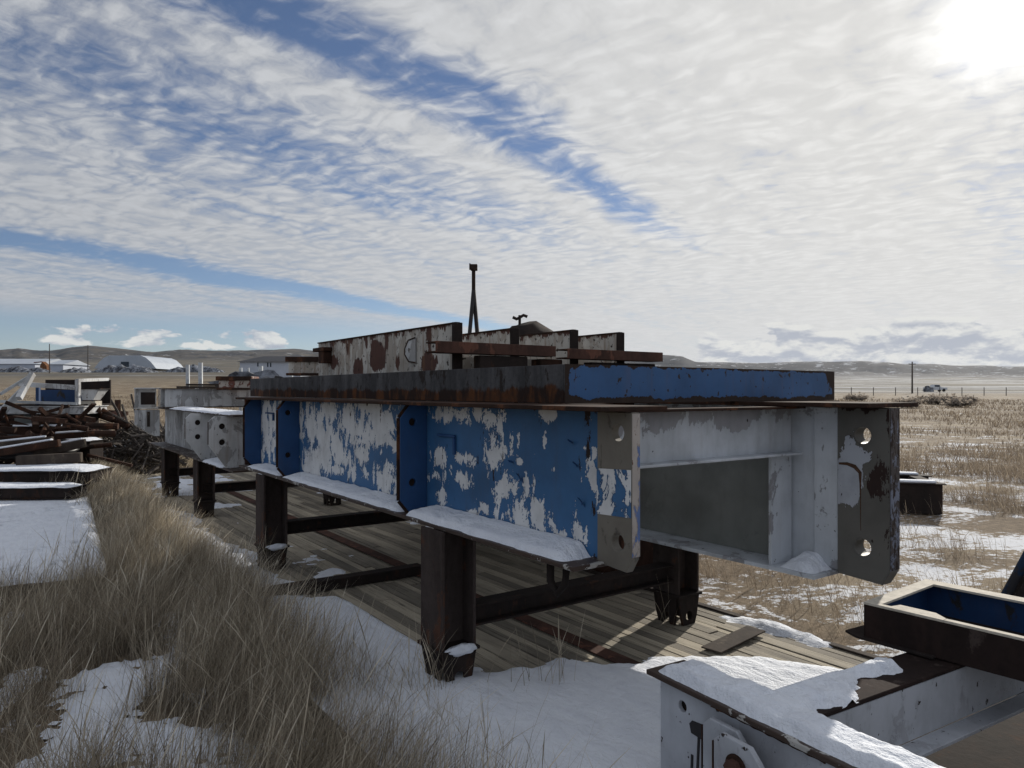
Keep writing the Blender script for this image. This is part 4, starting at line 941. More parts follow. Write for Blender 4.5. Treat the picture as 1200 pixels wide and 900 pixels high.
# ================================================================ GRASS
def blades(name, label, pos, hgt, wid, lean, leandir, mat, seg=4, heads=0.0, base_z=0.0):
    n = len(pos); ang = RNG.uniform(0, 2 * np.pi, n); side = np.stack([np.cos(ang), np.sin(ang), np.zeros(n)], 1)
    # ribbon faces roughly the viewer
    ts = np.linspace(0, 1, seg + 1); V = np.zeros((n, (seg + 1) * 2, 3))
    ld = np.stack([np.cos(leandir), np.sin(leandir), np.zeros(n)], 1)
    head = RNG.random(n) < heads
    for i, t in enumerate(ts):
        c = pos + ld * (lean * hgt * (t ** 1.45))[:, None] + np.stack([np.zeros(n), np.zeros(n), hgt * t * (1 - .28 * np.minimum(lean, 1.4) * t)], 1)
        w = wid * (1 - t) ** .6 if i < seg else wid * .08
        w = w * np.ones(n)
        if i == seg - 1: w = np.where(head, wid * 1.5, w)
        V[:, 2 * i] = c - side * w[:, None] / 2; V[:, 2 * i + 1] = c + side * w[:, None] / 2
    nv = (seg + 1) * 2
    q = np.array([[2 * i, 2 * i + 1, 2 * i + 3, 2 * i + 2] for i in range(seg)])
    Fq = (np.arange(n) * nv)[:, None, None] + q[None]
    me = bpy.data.meshes.new(name); Vf = V.reshape(-1, 3); org = Vf.mean(0); org[2] = base_z
    me.vertices.add(len(Vf)); me.vertices.foreach_set('co', (Vf - org).astype(np.float32).ravel())
    nf = n * seg; me.loops.add(nf * 4); me.polygons.add(nf)
    me.loops.foreach_set('vertex_index', Fq.reshape(-1).astype(np.int32))
    me.polygons.foreach_set('loop_start', np.arange(0, nf * 4, 4, dtype=np.int32)); me.polygons.foreach_set('loop_total', np.full(nf, 4, dtype=np.int32))
    me.update(calc_edges=True)
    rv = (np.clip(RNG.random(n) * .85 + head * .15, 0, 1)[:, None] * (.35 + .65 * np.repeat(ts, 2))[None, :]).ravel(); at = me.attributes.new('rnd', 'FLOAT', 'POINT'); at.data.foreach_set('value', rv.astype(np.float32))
    me.materials.append(M[mat]); o = bpy.data.objects.new(name, me); o.location = org; COL.objects.link(o); ROOTM[o.name] = Matrix.Translation(org)
    return setp(o, label, 'grass', None, 'stuff')
def in_frame(fr, x, y):
    inv = fr.inverted(); return inv[0][0] * x + inv[0][1] * y + inv[0][3], inv[1][0] * x + inv[1][1] * y + inv[1][3]
def clumped(n, x0, x1, y0, y1, csize, keepfn, frac=.85, ncl=None):
    ncl = ncl or max(10, n // 90); cx = RNG.uniform(x0, x1, ncl); cy = RNG.uniform(y0, y1, ncl)
    # even out the screen density: more clumps near
    k = RNG.integers(0, ncl, n); x = cx[k] + RNG.normal(0, csize, n); y = cy[k] + RNG.normal(0, csize, n)
    loose = RNG.random(n) > frac; x = np.where(loose, RNG.uniform(x0, x1, n), x); y = np.where(loose, RNG.uniform(y0, y1, n), y)
    ok = keepfn(x, y); ca = RNG.uniform(0, 2 * np.pi, ncl)[k]; ch = RNG.uniform(.65, 1.25, ncl)[k]
    return x[ok], y[ok], ca[ok], ch[ok]
def not_struct(x, y, margin=0.0):
    a, b = in_frame(FM, x, y); ondeck = (b > -.88 + margin) & (b < 2.24 - margin) & (a > -13.6) & (a < 3.0)
    a2, b2 = in_frame(FP, x, y); onmat = (a2 > -5.4) & (a2 < .0) & (b2 < .0) & (b2 > -4.3)
    return ~ondeck & ~onmat
# left foreground : dense long grass, swept to the right
def kL(x, y):
    d = chd(x, y); a, b = in_frame(FM, x, y); a2, b2 = in_frame(FP, x, y)
    offmat = ~((a2 > -5.4) & (a2 < .0) & (b2 < .0) & (b2 > -4.3))
    ledge = b < -.86 + .55 * RNG.random(len(x)) ** 1.6 * np.clip((7.5 + a) / 3, .1, 1)
    thin = np.array([mnoise.noise((p * 1.1, q * 1.1, 8.)) + .5 * mnoise.noise((p * 3.3, q * 3.3, 2.)) for p, q in zip(x, y)])
    return offmat & (thin > RNG.uniform(-.42, .20, len(x))) & (d > 1.1 * RNG.random(len(x)) ** 2 - .05) & (b > -9) & ledge
x, y, ca, ch = clumped(165000, -4.8, .5, 1.15, 7.6, .075, kL, .95, 1500)
n = len(x); wind = R(-25) + RNG.normal(0, .55, n)
aL, bL = in_frame(FM, x, y); near_edge = np.clip(1 - np.abs(bL + .95) / .8, 0, 1)
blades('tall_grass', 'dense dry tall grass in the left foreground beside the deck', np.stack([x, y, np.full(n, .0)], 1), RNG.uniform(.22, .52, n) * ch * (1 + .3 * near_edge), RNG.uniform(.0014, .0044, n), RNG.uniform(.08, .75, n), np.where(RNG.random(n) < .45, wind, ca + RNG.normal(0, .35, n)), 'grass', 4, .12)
x, y, ca, ch = clumped(5200, -3.8, .7, 1.3, 9.0, .12, kL, .8, 200)
n = len(x)
blades('grass_stalks', 'thin pale stalks with seed heads rising over the left foreground grass', np.stack([x, y, np.full(n, .0)], 1), RNG.uniform(.50, .78, n), RNG.uniform(.0025, .004, n), RNG.uniform(.1, .5, n), R(-20) + RNG.normal(0, .7, n), 'grass', 5, .75)
# thick fringe leaning over the left edge of the deck
ne = 60000; ae_ = 2.3 - 15.5 * RNG.random(ne) ** 1.35; spread = np.interp(-ae_, [-2.3, 2, 5, 12], [.15, .17, .19, .22]); be_ = np.interp(-ae_, [-2.3, 1, 5, 12], [-1.12, -1.05, -.85, -.72]) + RNG.normal(0, 1, ne) * spread
gap_ = np.array([mnoise.noise((p * 1.3, q * 1.3, 6.)) for p, q in zip(ae_, be_)]); ok = (be_ < -.30) & (gap_ > RNG.uniform(-.5, .22, ne))
ae_, be_ = ae_[ok], be_[ok]; n = len(ae_); cth, sth = math.sin(R(35.4)), math.cos(R(35.4))
xe = .516 + cth * ae_ + sth * be_; ye = 3.027 - sth * ae_ + cth * be_
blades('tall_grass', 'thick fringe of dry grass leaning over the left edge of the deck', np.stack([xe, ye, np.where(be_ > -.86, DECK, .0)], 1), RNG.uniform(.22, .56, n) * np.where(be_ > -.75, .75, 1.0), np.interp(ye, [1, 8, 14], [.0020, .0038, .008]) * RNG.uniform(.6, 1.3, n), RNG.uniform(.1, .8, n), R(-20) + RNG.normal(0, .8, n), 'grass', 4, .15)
# stems on the deck edge in front
a_ = RNG.uniform(-1.9, .9, 520); b_ = np.where(RNG.random(520) < .6, RNG.uniform(-.92, -.3, 520), RNG.uniform(-.8, .9, 520)); ok = (b_ < -.3) | (a_ > .1)
p3 = np.array([FM @ Vector((a, b, DECK)) for a, b in zip(a_[ok], b_[ok])]); n = len(p3)
blades('grass_stalks', 'scattered thin grass stems poking through the snow at the front of the deck', p3, RNG.uniform(.12, .34, n), RNG.uniform(.0018, .0032, n), RNG.uniform(.1, .9, n), R(200) + RNG.normal(0, .9, n), 'grass', 4, .5, DECK)
cl = []
for (u, nn_, k) in ((1.22, -.27, 34), (1.0, .12, 10), (.95, .35, 14), (4.3, -.3, 26), (1.3, 1.62, 8), (7.7, -.3, 30), (2.3, -.6, 30), (3.2, -.6, 40)):
    for _ in range(k): cl.append(FM @ Vector((-u + random.gauss(0, .07), nn_ + random.gauss(0, .07), DECK)))
p3 = np.array(cl); n = len(p3)
blades('grass_tufts', 'sparse yellow grass tufts growing at the trestle feet', p3, RNG.uniform(.2, .5, n), RNG.uniform(.0025, .0045, n), RNG.uniform(.05, .6, n), RNG.uniform(0, 6.28, n), 'grass', 4, .5, DECK)
# grass along the left of the deck further back
x, y, ca, ch = clumped(26000, -9, -1.2, 6.8, 19, .16, lambda x, y: not_struct(x, y) & (x < -.42 * y + .9) & (x > -.78 * y - .6), .85, 380)
n = len(x)
blades('tall_grass', 'dry grass band between the snowy platform and the far trestles', np.stack([x, y, np.zeros(n)], 1), RNG.uniform(.25, .55, n) * ch, RNG.uniform(.006, .010, n), RNG.uniform(.15, .9, n), RNG.uniform(-1.2, .6, n), 'grass', 3, .3)
# right field
def kR(x, y):
    a, b = in_frame(FM, x, y); a4, b4 = in_frame(Fm, x, y)
    bare = np.array([mnoise.noise((p * .45, q * .8, 4.)) for p, q in zip(x, y)])
    thin = np.where(b < 3.0, .55, 1.0)
    return not_struct(x, y) & (b > 2.35) & (x < .85 * y + 1) & (bare < RNG.uniform(-.35, .30, len(x)) + .25 * (b < 4.4)) & ((b > 2.9) | (RNG.random(len(x)) < .25)) & ~((np.abs(a4) < 1.2) & (np.abs(b4) < .8))
x, y, ca, ch = clumped(125000, .5, 17, 2.4, 20, .20, kR, .72, 1500)
n = len(x)
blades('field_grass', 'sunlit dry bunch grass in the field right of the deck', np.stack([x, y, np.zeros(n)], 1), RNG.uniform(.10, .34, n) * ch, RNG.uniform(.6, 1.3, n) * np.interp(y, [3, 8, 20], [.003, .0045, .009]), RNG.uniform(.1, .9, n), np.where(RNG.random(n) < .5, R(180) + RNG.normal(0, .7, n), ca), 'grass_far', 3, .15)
# wide plain, both sides, coarse
Y0 = 15 + (90 - 15) * RNG.random(90000) ** 1.5; X0 = Y0 * RNG.uniform(-.78, .78, 90000)
cn = np.array([mnoise.noise((p * .22, q * .22, 1.)) + .6 * mnoise.noise((p * .9, q * .9, 2.)) for p, q in zip(X0, Y0)])
ok = not_struct(X0, Y0) & (cn > RNG.uniform(-.7, .35, len(X0)))
X0, Y0 = X0[ok], Y0[ok]; n = len(X0); zt, _, _, _ = terrain_z(X0, Y0)
sc = np.interp(Y0, [12, 90], [1, 1.5])
blades('plain_grass', 'straw coloured grass over the open plain behind the structure', np.stack([X0, Y0, zt], 1), RNG.uniform(.07, .24, n) * sc * (1 + .6 * cn[ok]), .006 + .0007 * Y0, RNG.uniform(.1, .9, n), RNG.uniform(0, 6.28, n), 'grass_far', 2, 0.)

# ================================================================ DISTANT THINGS
def tz(x, y): return float(terrain_z(np.array([x]), np.array([y]))[0][0])
def shrub(px, w, h, Y, seed, label, grp):
    x = (px - 600) / F * Y; z = tz(x, Y); m = MB(); rr = random.Random(seed)
    st = MB()
    for k in range(90):
        a = rr.uniform(0, 6.28); l = rr.uniform(.3, 1); d = Vector((math.cos(a) * w / 2 * l, math.sin(a) * w / 2 * l, h * rr.uniform(.35, 1) * (1 - .45 * l)))
        b = Vector((x, Y, z)); st.tube([b, b + d * .5 + Vector((0, 0, h * .1)), b + d], .03, 3, .008)
        for q in range(7):
            c = b + d * rr.uniform(.5, 1.05) + Vector((rr.gauss(0, .12), rr.gauss(0, .12), rr.gauss(0, .08))); s = rr.uniform(.06, .16)
            e1 = Vector((rr.gauss(0, 1), rr.gauss(0, 1), rr.gauss(0, 1))).normalized() * s; e2 = Vector((rr.gauss(0, 1), rr.gauss(0, 1), rr.gauss(0, 1))).normalized() * s
            m.add([c - e1, c + e2, c + e1, c - e2], [(0, 1, 2, 3)])
    t = thing('sagebrush', label, 'shrub', Matrix(), (x, Y, z), grp)
    build('stems', st, 'bark', t, fr=Matrix(), recalc=False); build('foliage', m, 'foot_shrub', t, fr=Matrix(), recalc=False)
SH = [(1003, 3.2, 1.1, 85, 'leftmost grey brown bush near the fence, just right of the blue channel'), (1064, 2.6, 1.2, 62, 'rounded bush at the foot of the lone pole'), (1084, 2.4, 1.0, 75, 'low bush in front of the white pickup'),
      (1099, 2.6, 1.3, 72, 'bush just right below the white pickup'), (1113, 2.4, 1.2, 70, 'middle bush of the row right of the pickup'), (1124, 2.6, 1.1, 64, 'nearest low bush of the row right of the pickup'), (1134, 2.0, 1.0, 74, 'last bush of the row right of the pickup')]
for k, (px, w, h, Y, l) in enumerate(SH): shrub(px, w, h, Y, k, l, 'bushes along the fence')
def pole(px, Y, top, label, arm=1.0, name='utility_pole'):
    x = (px - 600) / F * Y; z = tz(x, Y); zt = EYE + (HOR - top) / F * Y
    t = thing(name, label, 'pole', Matrix(), (x, Y, z), 'wooden poles in the distance')
    build('shaft', MB().tube([(x, Y, z - .2), (x, Y, zt)], .17, 8, .11), 'bark', t, fr=Matrix())
    if arm: build('cross_arm', MB().box(x - arm, x + arm, Y - .06, Y + .06, zt - .5, zt - .35), 'bark', t, fr=Matrix())
pole(1069, 140, 424, 'lone wooden pole standing at the right behind the bushes', .7)
pole(58, 215, 403, 'left wooden pole in front of the long low building', 0)
pole(103, 230, 404.5, 'right wooden pole left of the grey arched building', 0)
# fence
fx0, fx1, FYd = 36.0, 110.0, 118.0
ft_ = thing('wire_fence', 'long wire fence crossing the plain at the right', 'fence', Matrix(), (60, FYd, 1.0))
ends = []
for k in range(24):
    x = 30 + k * 3.6; z = tz(x, FYd); build('fence_post', MB().tube([(x, FYd, z - .1), (x, FYd, z + 1.35)], .06, 6), 'bark', ft_, fr=Matrix()); ends.append((x, z))
for h in (.5, .9, 1.25):
    build('wire', MB().tube([(x, FYd, z + h) for x, z in ends], .018, 4), 'bark', ft_, fr=Matrix())
# white pickup
def pickup(px, Y):
    x = (px - 600) / F * Y; z = tz(x, Y); fr = FX(x, Y, 4)
    t = thing('pickup_truck', 'white pickup truck parked far off behind the bushes at right', 'truck', fr, (0, 0, z))
    build('body', MB().add([(-2.5, -.9, z + .45), (2.5, -.9, z + .45), (2.5, -.9, z + 1.0), (.9, -.9, z + 1.1), (-2.5, -.9, z + 1.1), (-2.5, .9, z + .45), (2.5, .9, z + .45), (2.5, .9, z + 1.0), (.9, .9, z + 1.1), (-2.5, .9, z + 1.1)],
          [(0, 1, 2, 3, 4), (9, 8, 7, 6, 5), (0, 5, 6, 1), (1, 6, 7, 2), (2, 7, 8, 3), (3, 8, 9, 4), (4, 9, 5, 0)]), 'car_white', t, fr=fr, bevel=.05)
    build('cab', MB().add([(-.9, -.8, z + 1.1), (1.0, -.8, z + 1.1), (.4, -.7, z + 1.7), (-.7, -.7, z + 1.7), (-.9, .8, z + 1.1), (1.0, .8, z + 1.1), (.4, .7, z + 1.7), (-.7, .7, z + 1.7)], [(0, 1, 2, 3), (7, 6, 5, 4), (1, 5, 6, 2), (2, 6, 7, 3), (3, 7, 4, 0)]), 'car_white', t, fr=fr)
    build('window', MB().box(-.65, .6, -.83, -.78, z + 1.18, z + 1.6), 'glass', t, fr=fr)
    for wx_ in (-1.6, 1.6):
        for s in (-.92, .72): build('wheel', MB().tube([(wx_, s, z + .38), (wx_, s + .2, z + .38)], .38, 14), 'tyre', t, fr=fr)
pickup(1096, 175)
x_ = (1088 - 600) / F * 171; z_ = tz(x_, 171)
single('scrap_heap', 'small dark heap beside the left end of the white pickup', 'scrap heap', MB().blob((x_, 171, z_ + .4), (1.1, .8, .9), .4, seed=4), 'rubble', fr=Matrix(), base=(x_, 171, z_))
# buildings
def gable(name, label, px0, px1, Y, yb, ye, yt, depth, wm, rm, windows=(), hipl=0):
    x0 = (px0 - 600) / F * Y; x1 = (px1 - 600) / F * Y; zb = EYE + (HOR - yb) / F * Y - 1.5; ze = EYE + (HOR - ye) / F * Y; zt = EYE + (HOR - yt) / F * (Y + depth / 2)
    t = thing(name, label, 'building', Matrix(), ((x0 + x1) / 2, Y + depth / 2, zb + 1.5))
    w = build('wall', MB().box(x0, x1, Y, Y + depth, zb, ze), wm, t, fr=Matrix())
    o = .5
    build('roof', MB().add([(x0 - o, Y - o, ze), (x1 + o, Y - o, ze), (x1 + o, Y + depth / 2, zt), (x0 - o + hipl, Y + depth / 2, zt), (x0 - o, Y + depth + o, ze), (x1 + o, Y + depth + o, ze)], [(0, 1, 2, 3), (3, 2, 5, 4), (0, 3, 4), (1, 5, 2), (0, 4, 5, 1)]), rm, t, fr=Matrix())
    for a, b, c, d in windows:
        xa = (a - 600) / F * Y; xb = (b - 600) / F * Y; build('window', MB().box(xa, xb, Y - .06, Y - .01, EYE + (HOR - d) / F * Y, EYE + (HOR - c) / F * Y), 'glass', t, fr=Matrix())
gable('long_shed', 'long low pale shed at the far left edge', -60, 41, 265, 431, 426.5, 420.5, 26, 'wall_white', 'roof_white')
gable('small_shed', 'small pale shed right of the long low one', 57, 74, 262, 431, 427, 422, 16, 'wall_white', 'roof_white')
gable('farm_building', 'white building with dark roof and three small windows beyond the white beam', 281, 352, 150, 438, 424, 417.5, 14, 'wall_white', 'roof_dark', [(301.5, 303, 425, 429.5), (313, 314.6, 425, 430), (316.4, 318, 425, 430)], hipl=3)
# arched building
Yq = 275; x0 = (110 - 600) / F * Yq; x1 = (183 - 600) / F * Yq; zb = EYE + (HOR - 432) / F * Yq; prof = []
for k in range(13):
    s = k / 12; prof.append((x0 + (x1 - x0) * s, zb + 5.0 * min(1, (math.sin(math.pi * s)) * 1.6) ** .8))
q = MB(); N_ = len(prof)
q.add([(a, Yq, b) for a, b in prof] + [(a, Yq + 25, b) for a, b in prof], [(k, k + 1, N_ + k + 1, N_ + k) for k in range(N_ - 1)] + [tuple(range(N_)), tuple(range(2 * N_ - 1, N_ - 1, -1))])
t = thing('arched_building', 'grey building with sloping shoulders behind the dark mound', 'building', Matrix(), ((x0 + x1) / 2, Yq + 12, zb))
build('shell', q, 'roof_white', t, fr=Matrix()); build('door', MB().box((x0 + x1) / 2 - 1.5, (x0 + x1) / 2 + 1.5, Yq - .15, Yq - .05, zb, zb + 2.6), 'glass', t, fr=Matrix())
# rust coloured machine
xa = (46 - 600) / F * 250; zb = tz(xa, 250) + 1
t = thing('rusty_machine', 'orange brown machine beside the left pole', 'machine', Matrix(), (xa + 1.3, 250, zb - 1))
build('body', MB().add([(xa, 250, zb - 1), (xa + 2.7, 250, zb - 1), (xa + 2.4, 250, zb + 1.3), (xa + 1.0, 250, zb + 2.6), (xa + .2, 250, zb + 1.0), (xa, 252, zb - 1), (xa + 2.7, 252, zb - 1), (xa + 2.4, 252, zb + 1.3), (xa + 1.0, 252, zb + 2.6), (xa + .2, 252, zb + 1.0)],
      [(0, 1, 2, 3, 4), (9, 8, 7, 6, 5), (0, 5, 6, 1), (1, 6, 7, 2), (2, 7, 8, 3), (3, 8, 9, 4), (4, 9, 5, 0)]), 'orange', t, fr=Matrix())
build('arm', MB().obox((xa + 1, 250, zb + 2.5), (xa - 1.5, 249.5, zb + 2.2), .3, .3), 'orange', t, fr=Matrix())
# mounds and scrap lines
def mound(px0, px1, top, base, Y, label, seed, mat='rubble'):
    x0 = (px0 - 600) / F * Y; x1 = (px1 - 600) / F * Y; h = (base - top) / F * Y; zb = EYE + (HOR - base) / F * Y
    rr = random.Random(seed); n1 = 60; n2 = 14
    g = MB().grid(lambda s, t: (x0 + (x1 - x0) * s, Y + 10 * t, zb - .6 + (h + .6) * (math.sin(math.pi * s) ** .55) * math.sin(math.pi * min(1, t * 1.0)) ** .8 * (1 + .5 * mnoise.noise((s * 9 + seed, t * 4, seed))) + .35 * mnoise.noise((s * 40, t * 12, seed))), n1, n2)
    single('scrap_mound', label, 'mound', g, mat, fr=Matrix(), base=((x0 + x1) / 2, Y + 5, zb), recalc=False)
mound(98, 180, 427.5, 438, 228, 'large dark mound with snow in front of the arched building', 1)
mound(176, 262, 429, 438, 235, 'long lower snow streaked mound right of the arched building', 2)
mound(60, 100, 431, 437, 225, 'low mound of debris between the two poles', 3)
mound(-40, 62, 430.5, 437, 232, 'dark line of debris in front of the long shed', 5)
def pipepost(px, top, Y, r, label):
    x = (px - 600) / F * Y; single('pipe_post', label, 'post', MB().tube([(x, Y, tz(x, Y) - .05), (x, Y, EYE + (HOR - top) / F * Y)], r, 10), 'galv', fr=Matrix(), base=(x, Y, tz(x, Y)), smooth=True, group='pipe posts behind the white beam')
for px, top, r, l in ((220, 427.5, .07, 'leftmost pale pipe post behind the white box beam'), (235, 425, .08, 'tallest dark grey post behind the white box beam'), (282, 431, .06, 'pale post in front of the left part of the farm building'), (291, 431, .04, 'thin pale post between two thicker ones'),
                      (305.5, 429, .08, 'white post in front of the middle of the farm building'), (341, 434, .07, 'pale post near the rusty bracket block')):
    pipepost(px, top, 26, r, l)
single('scrap_row', 'low row of dark scrap parts behind the small flaking box', 'scrap', MB().blob((P(300, 440, 24).x, 24, Z(.28)), (1.15, .3, .32), .9, seed=8), 'rubble', fr=Matrix(), base=(P(300, 440, 24).x, 24, 0))
# flood light mast
Ym = 17; a = P(555, 313, Ym); zj = P(555, 340, Ym).z
t = thing('light_mast', 'slim dark mast on two splayed legs with a lamp head behind the girders', 'light mast', Matrix(), (a.x, Ym, 0))
build('shaft', MB().tube([(a.x, Ym, zj - .1), (a.x, Ym, a.z)], .045, 8), 'black', t, fr=Matrix())
slope = (P(550.8, 388, Ym).x - a.x) / (zj - P(550, 388, Ym).z)
for s, k in ((-1, 1.0), (1, .95)):
    build('leg', MB().tube([(a.x, Ym, zj), (a.x + s * abs(slope) * k * zj, Ym + s * .3, 0)], .05, 8), 'hose', t, fr=Matrix())
build('lamp_head', MB().box(a.x - .07, a.x + .09, Ym - .08, Ym + .08, a.z - .08, a.z + .06), 'black', t, fr=Matrix(), bevel=.01)
build('lamp_bracket', MB().box(a.x - .1, a.x - .07, Ym - .05, Ym + .05, a.z - .06, a.z + .08), 'black', t, fr=Matrix())

# ================================================================ HAZE
hm = bpy.data.materials.new('haze_air'); hm.use_nodes = True; hm.node_tree.nodes.clear(); gh = NG(hm.node_tree)
ho = gh.n('ShaderNodeOutputMaterial'); hv = gh.n('ShaderNodeVolumePrincipled', {'Color': (.80, .88, 1.0), 'Density': 0.000016, 'Anisotropy': .3}); gh.l.new(hv.outputs[0], ho.inputs['Volume'])
hz = MB().box(-10800, 10800, -10800, 10800, float(gz.min()) - 1.5, float(max(gz.max(), 5)) + 12)
hob = build('haze', hz, hm, None, fr=Matrix()); setp(hob, 'thin pale air over the whole plain', None, None, 'stuff')

# ================================================================ WORLD
sunel = math.atan2((458 - 25) / F, math.hypot(1, 570 / F)); sunaz = math.atan2(570 / F, 1)
sd = Vector((math.sin(sunaz) * math.cos(sunel), math.cos(sunaz) * math.cos(sunel), math.sin(sunel)))
w = bpy.data.worlds.new('World'); scene.world = w; w.use_nodes = True
w.node_tree.nodes.clear(); g = NG(w.node_tree)
sky = g.n('ShaderNodeTexSky', sky_type='NISHITA'); sky.sun_disc = False; sky.sun_elevation = sunel; sky.sun_rotation = sunaz
sky.altitude = 1800; sky.air_density = 1.0; sky.dust_density = 0.4; sky.ozone_density = 2.0
d = g.n('ShaderNodeTexCoord').outputs['Generated']
sp = g.n('ShaderNodeSeparateXYZ', {'Vector': d}); dx, dy, dz = sp.outputs
zc = g.m('ADD', g.m('MAXIMUM', dz, 0.0), 0.055)
px_ = g.m('DIVIDE', dx, zc); py_ = g.m('DIVIDE', dy, zc)
pl = g.n('ShaderNodeCombineXYZ', {'X': px_, 'Y': py_}).outputs[0]
SA = R(35)     # streaks run towards 27 deg right of straight ahead
rot = g.mapping(pl, rot=(0, 0, SA))                # local y along the streaks
warp = g.n('ShaderNodeVectorMath', {0: g.n('ShaderNodeTexNoise', {'Vector': rot, 'Scale': 3.2, 'Detail': 4.0}).outputs['Color'], 1: (.26, .30, 0)}, operation='MULTIPLY').outputs[0]
rw = g.n('ShaderNodeVectorMath', {0: rot, 1: warp}, operation='ADD').outputs[0]
bands = g.noise(g.mapping(rot, (1.0, .16, 1), (3.35, 1.6, 0)), .8, 4, .5, .3)
fib = g.noise(g.mapping(rw, (1.5, .16, 1), (7, 0, 0)), 2.6, 6, .62)
cells = g.noise(g.mapping(rw, (1.0, .5, 1)), 11.0, 6, .62)
vo = g.n('ShaderNodeTexVoronoi', {'Vector': g.mapping(rw, (.62, 1.15, 1)), 'Scale': 15.0, 'Smoothness': .6}, feature='SMOOTH_F1').outputs['Distance']
puff = g.m('SUBTRACT', .36, vo)
rip = g.noise(g.mapping(rw, (.6, 1.3, 1), (4, 1, 0)), 27.0, 4, .62)
sdn = g.n('ShaderNodeVectorMath', {0: d, 1: tuple(sd)}, operation='DOT_PRODUCT').outputs['Value']
near = g.ramp(sdn, .55, .97)                        # thicker veil towards the sun
q = g.n('ShaderNodeSeparateXYZ', {'Vector': rot}).outputs[0]; al = g.n('ShaderNodeSeparateXYZ', {'Vector': rot}).outputs[1]
wob = g.m('MULTIPLY', g.m('SUBTRACT', g.noise(g.mapping(rot, (.6, .5, 1)), 1.6, 4, .6), .5), .7)
def gap(q0, w, a):
    t = g.m('ABSOLUTE', g.m('ADD', g.m('SUBTRACT', q, q0), wob))
    return g.m('MULTIPLY', g.ramp(t, w, 0.0), a)
gaps = g.m('ADD', g.m('MULTIPLY', gap(-1.40, .24, .95), g.ramp(al, 4.2, 3.0)), g.m('ADD', gap(-4.15, .34, 1.1), g.m('MULTIPLY', gap(-2.1, .3, .35), g.ramp(al, 4, 2))))
def cc_(x, k): return g.m('MULTIPLY', g.m('SUBTRACT', x, .5), k)
zen = g.ramp(dz, .04, .26, .40, 1.05)
fine = g.m('MULTIPLY', g.m('ADD', g.m('ADD', cc_(cells, 1.15), g.m('MULTIPLY', puff, .85)), cc_(rip, .75)), zen)
cov = g.m('ADD', g.m('ADD', cc_(bands, 1.4), cc_(fib, 1.35)), fine)
cov = g.m('SUBTRACT', g.m('ADD', cov, g.m('ADD', .62, g.m('MULTIPLY', near, .34))), gaps)
back = g.ramp(dy, -.9, .2, .8, 1.0)             # the deck of cloud thins out behind the photographer
lowleft = g.m('MULTIPLY', g.ramp(dx, .02, -.30), g.ramp(dz, .112, .075))
cmask = g.m('MULTIPLY', g.m('MULTIPLY', g.ramp(cov, -.55, .85), back), g.m('SUBTRACT', 1.0, g.m('MULTIPLY', lowleft, .93)))
glow = g.m('POWER', g.m('MAXIMUM', sdn, 0), 3.6); halo = g.m('POWER', g.m('MAXIMUM', sdn, 0), 420.0); core = g.m('POWER', g.m('MAXIMUM', sdn, 0), 1500.0)
lum = g.m('ADD', g.m('ADD', g.m('ADD', 4.15, g.ramp(dy, .25, -.5, 0, 2.4)), g.m('MULTIPLY', glow, 2.8)), g.m('ADD', g.m('MULTIPLY', halo, 2.6), g.m('MULTIPLY', core, 8.0)))
lum = g.m('MULTIPLY', lum, g.ramp(g.m('ADD', fine, cc_(fib, .6)), -.40, .45, .90, 1.06))
cc = g.mix(glow, (0.95, 0.99, 1.06), (1.01, 1.0, .975))
cl_ = g.n('ShaderNodeVectorMath', {0: cc}, operation='SCALE'); g.l.new(lum, cl_.inputs['Scale'])
skys = g.n('ShaderNodeVectorMath', {0: sky.outputs[0], 1: (.64, .62, .66)}, operation='MULTIPLY').outputs[0]
col = g.mix(cmask, skys, cl_.outputs[0])
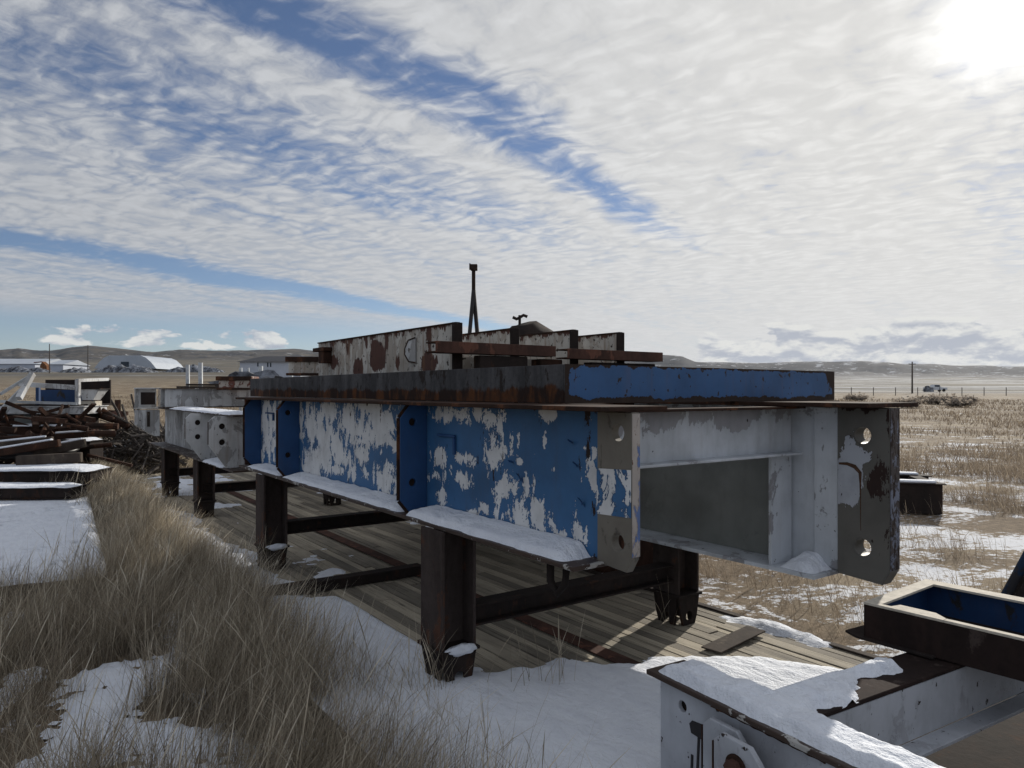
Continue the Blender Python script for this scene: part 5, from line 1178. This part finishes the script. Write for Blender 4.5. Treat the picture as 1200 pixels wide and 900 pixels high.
# cumulus low over the horizon
azn = g.m('ARCTAN2', dx, dy); eln = g.m('ARCSINE', dz)
ae = g.n('ShaderNodeCombineXYZ', {'X': g.m('MULTIPLY', azn, 1.0), 'Y': g.m('MULTIPLY', eln, 2.6)}).outputs[0]
cu = g.m('ADD', g.noise(ae, 13.0, 7, .6, .2), 0.0)
bandR = g.m('MULTIPLY', g.ramp(azn, R(10), R(19)), g.m('MULTIPLY', g.ramp(eln, R(-1), R(1.4)), g.ramp(eln, R(6.6), R(2.6))))
bandL = g.m('MULTIPLY', g.m('MULTIPLY', g.ramp(azn, R(-14), R(-19)), g.ramp(azn, R(-38), R(-31))), g.m('MULTIPLY', g.ramp(eln, R(2.8), R(3.3)), g.ramp(eln, R(5.2), R(4.1))))
cbias = g.m('ADD', g.m('MULTIPLY', bandR, .36), g.m('MULTIPLY', bandL, .22))
cum = g.m('MULTIPLY', g.ramp(g.m('ADD', cu, cbias), .66, .72), g.ramp(cbias, 0, .08))
cu2 = g.noise(g.mapping(ae, loc=(0.0, .02, 0)), 13.0, 7, .6, .2)
ctop = g.ramp(g.m('SUBTRACT', cu, cu2), -.10, .10)
ccol = g.mix(ctop, (3.4, 3.7, 4.4), (6.6, 6.6, 6.4))
col = g.mix(g.m('MULTIPLY', cum, .85), col, ccol)
w.cycles.sampling_method = 'MANUAL'; w.cycles.sample_map_resolution = 256
bg = g.n('ShaderNodeBackground', {'Color': col, 'Strength': .1}); wo = g.n('ShaderNodeOutputWorld'); g.l.new(bg.outputs[0], wo.inputs[0])

sl = bpy.data.lights.new('sun', 'SUN'); sl.energy = 4.0; sl.angle = R(.6); sl.color = (1, .94, .84)
so = bpy.data.objects.new('sun', sl); COL.objects.link(so); so.rotation_euler = sd.to_track_quat('Z', 'Y').to_euler(); so.location = sd * 50

cam = bpy.data.cameras.new('camera'); co_ = bpy.data.objects.new('camera', cam); COL.objects.link(co_); scene.camera = co_
co_.location = (0, 0, EYE); co_.rotation_euler = (R(90), 0, 0)
cam.sensor_width = 36; cam.lens = F / 1200 * 36; cam.shift_y = (HOR - 450) / 1200; cam.clip_start = .05; cam.clip_end = 20000
scene.render.resolution_x = 1024; scene.render.resolution_y = 768
vs = scene.view_settings; vs.view_transform = 'Standard'; vs.look = 'None'; vs.exposure = 0.2; vs.gamma = 1; vs.use_curve_mapping = False
scene.render.engine = 'CYCLES'
cy = scene.cycles; cy.max_bounces = 5; cy.diffuse_bounces = 3; cy.glossy_bounces = 2; cy.transmission_bounces = 2; cy.volume_bounces = 0; cy.transparent_max_bounces = 4
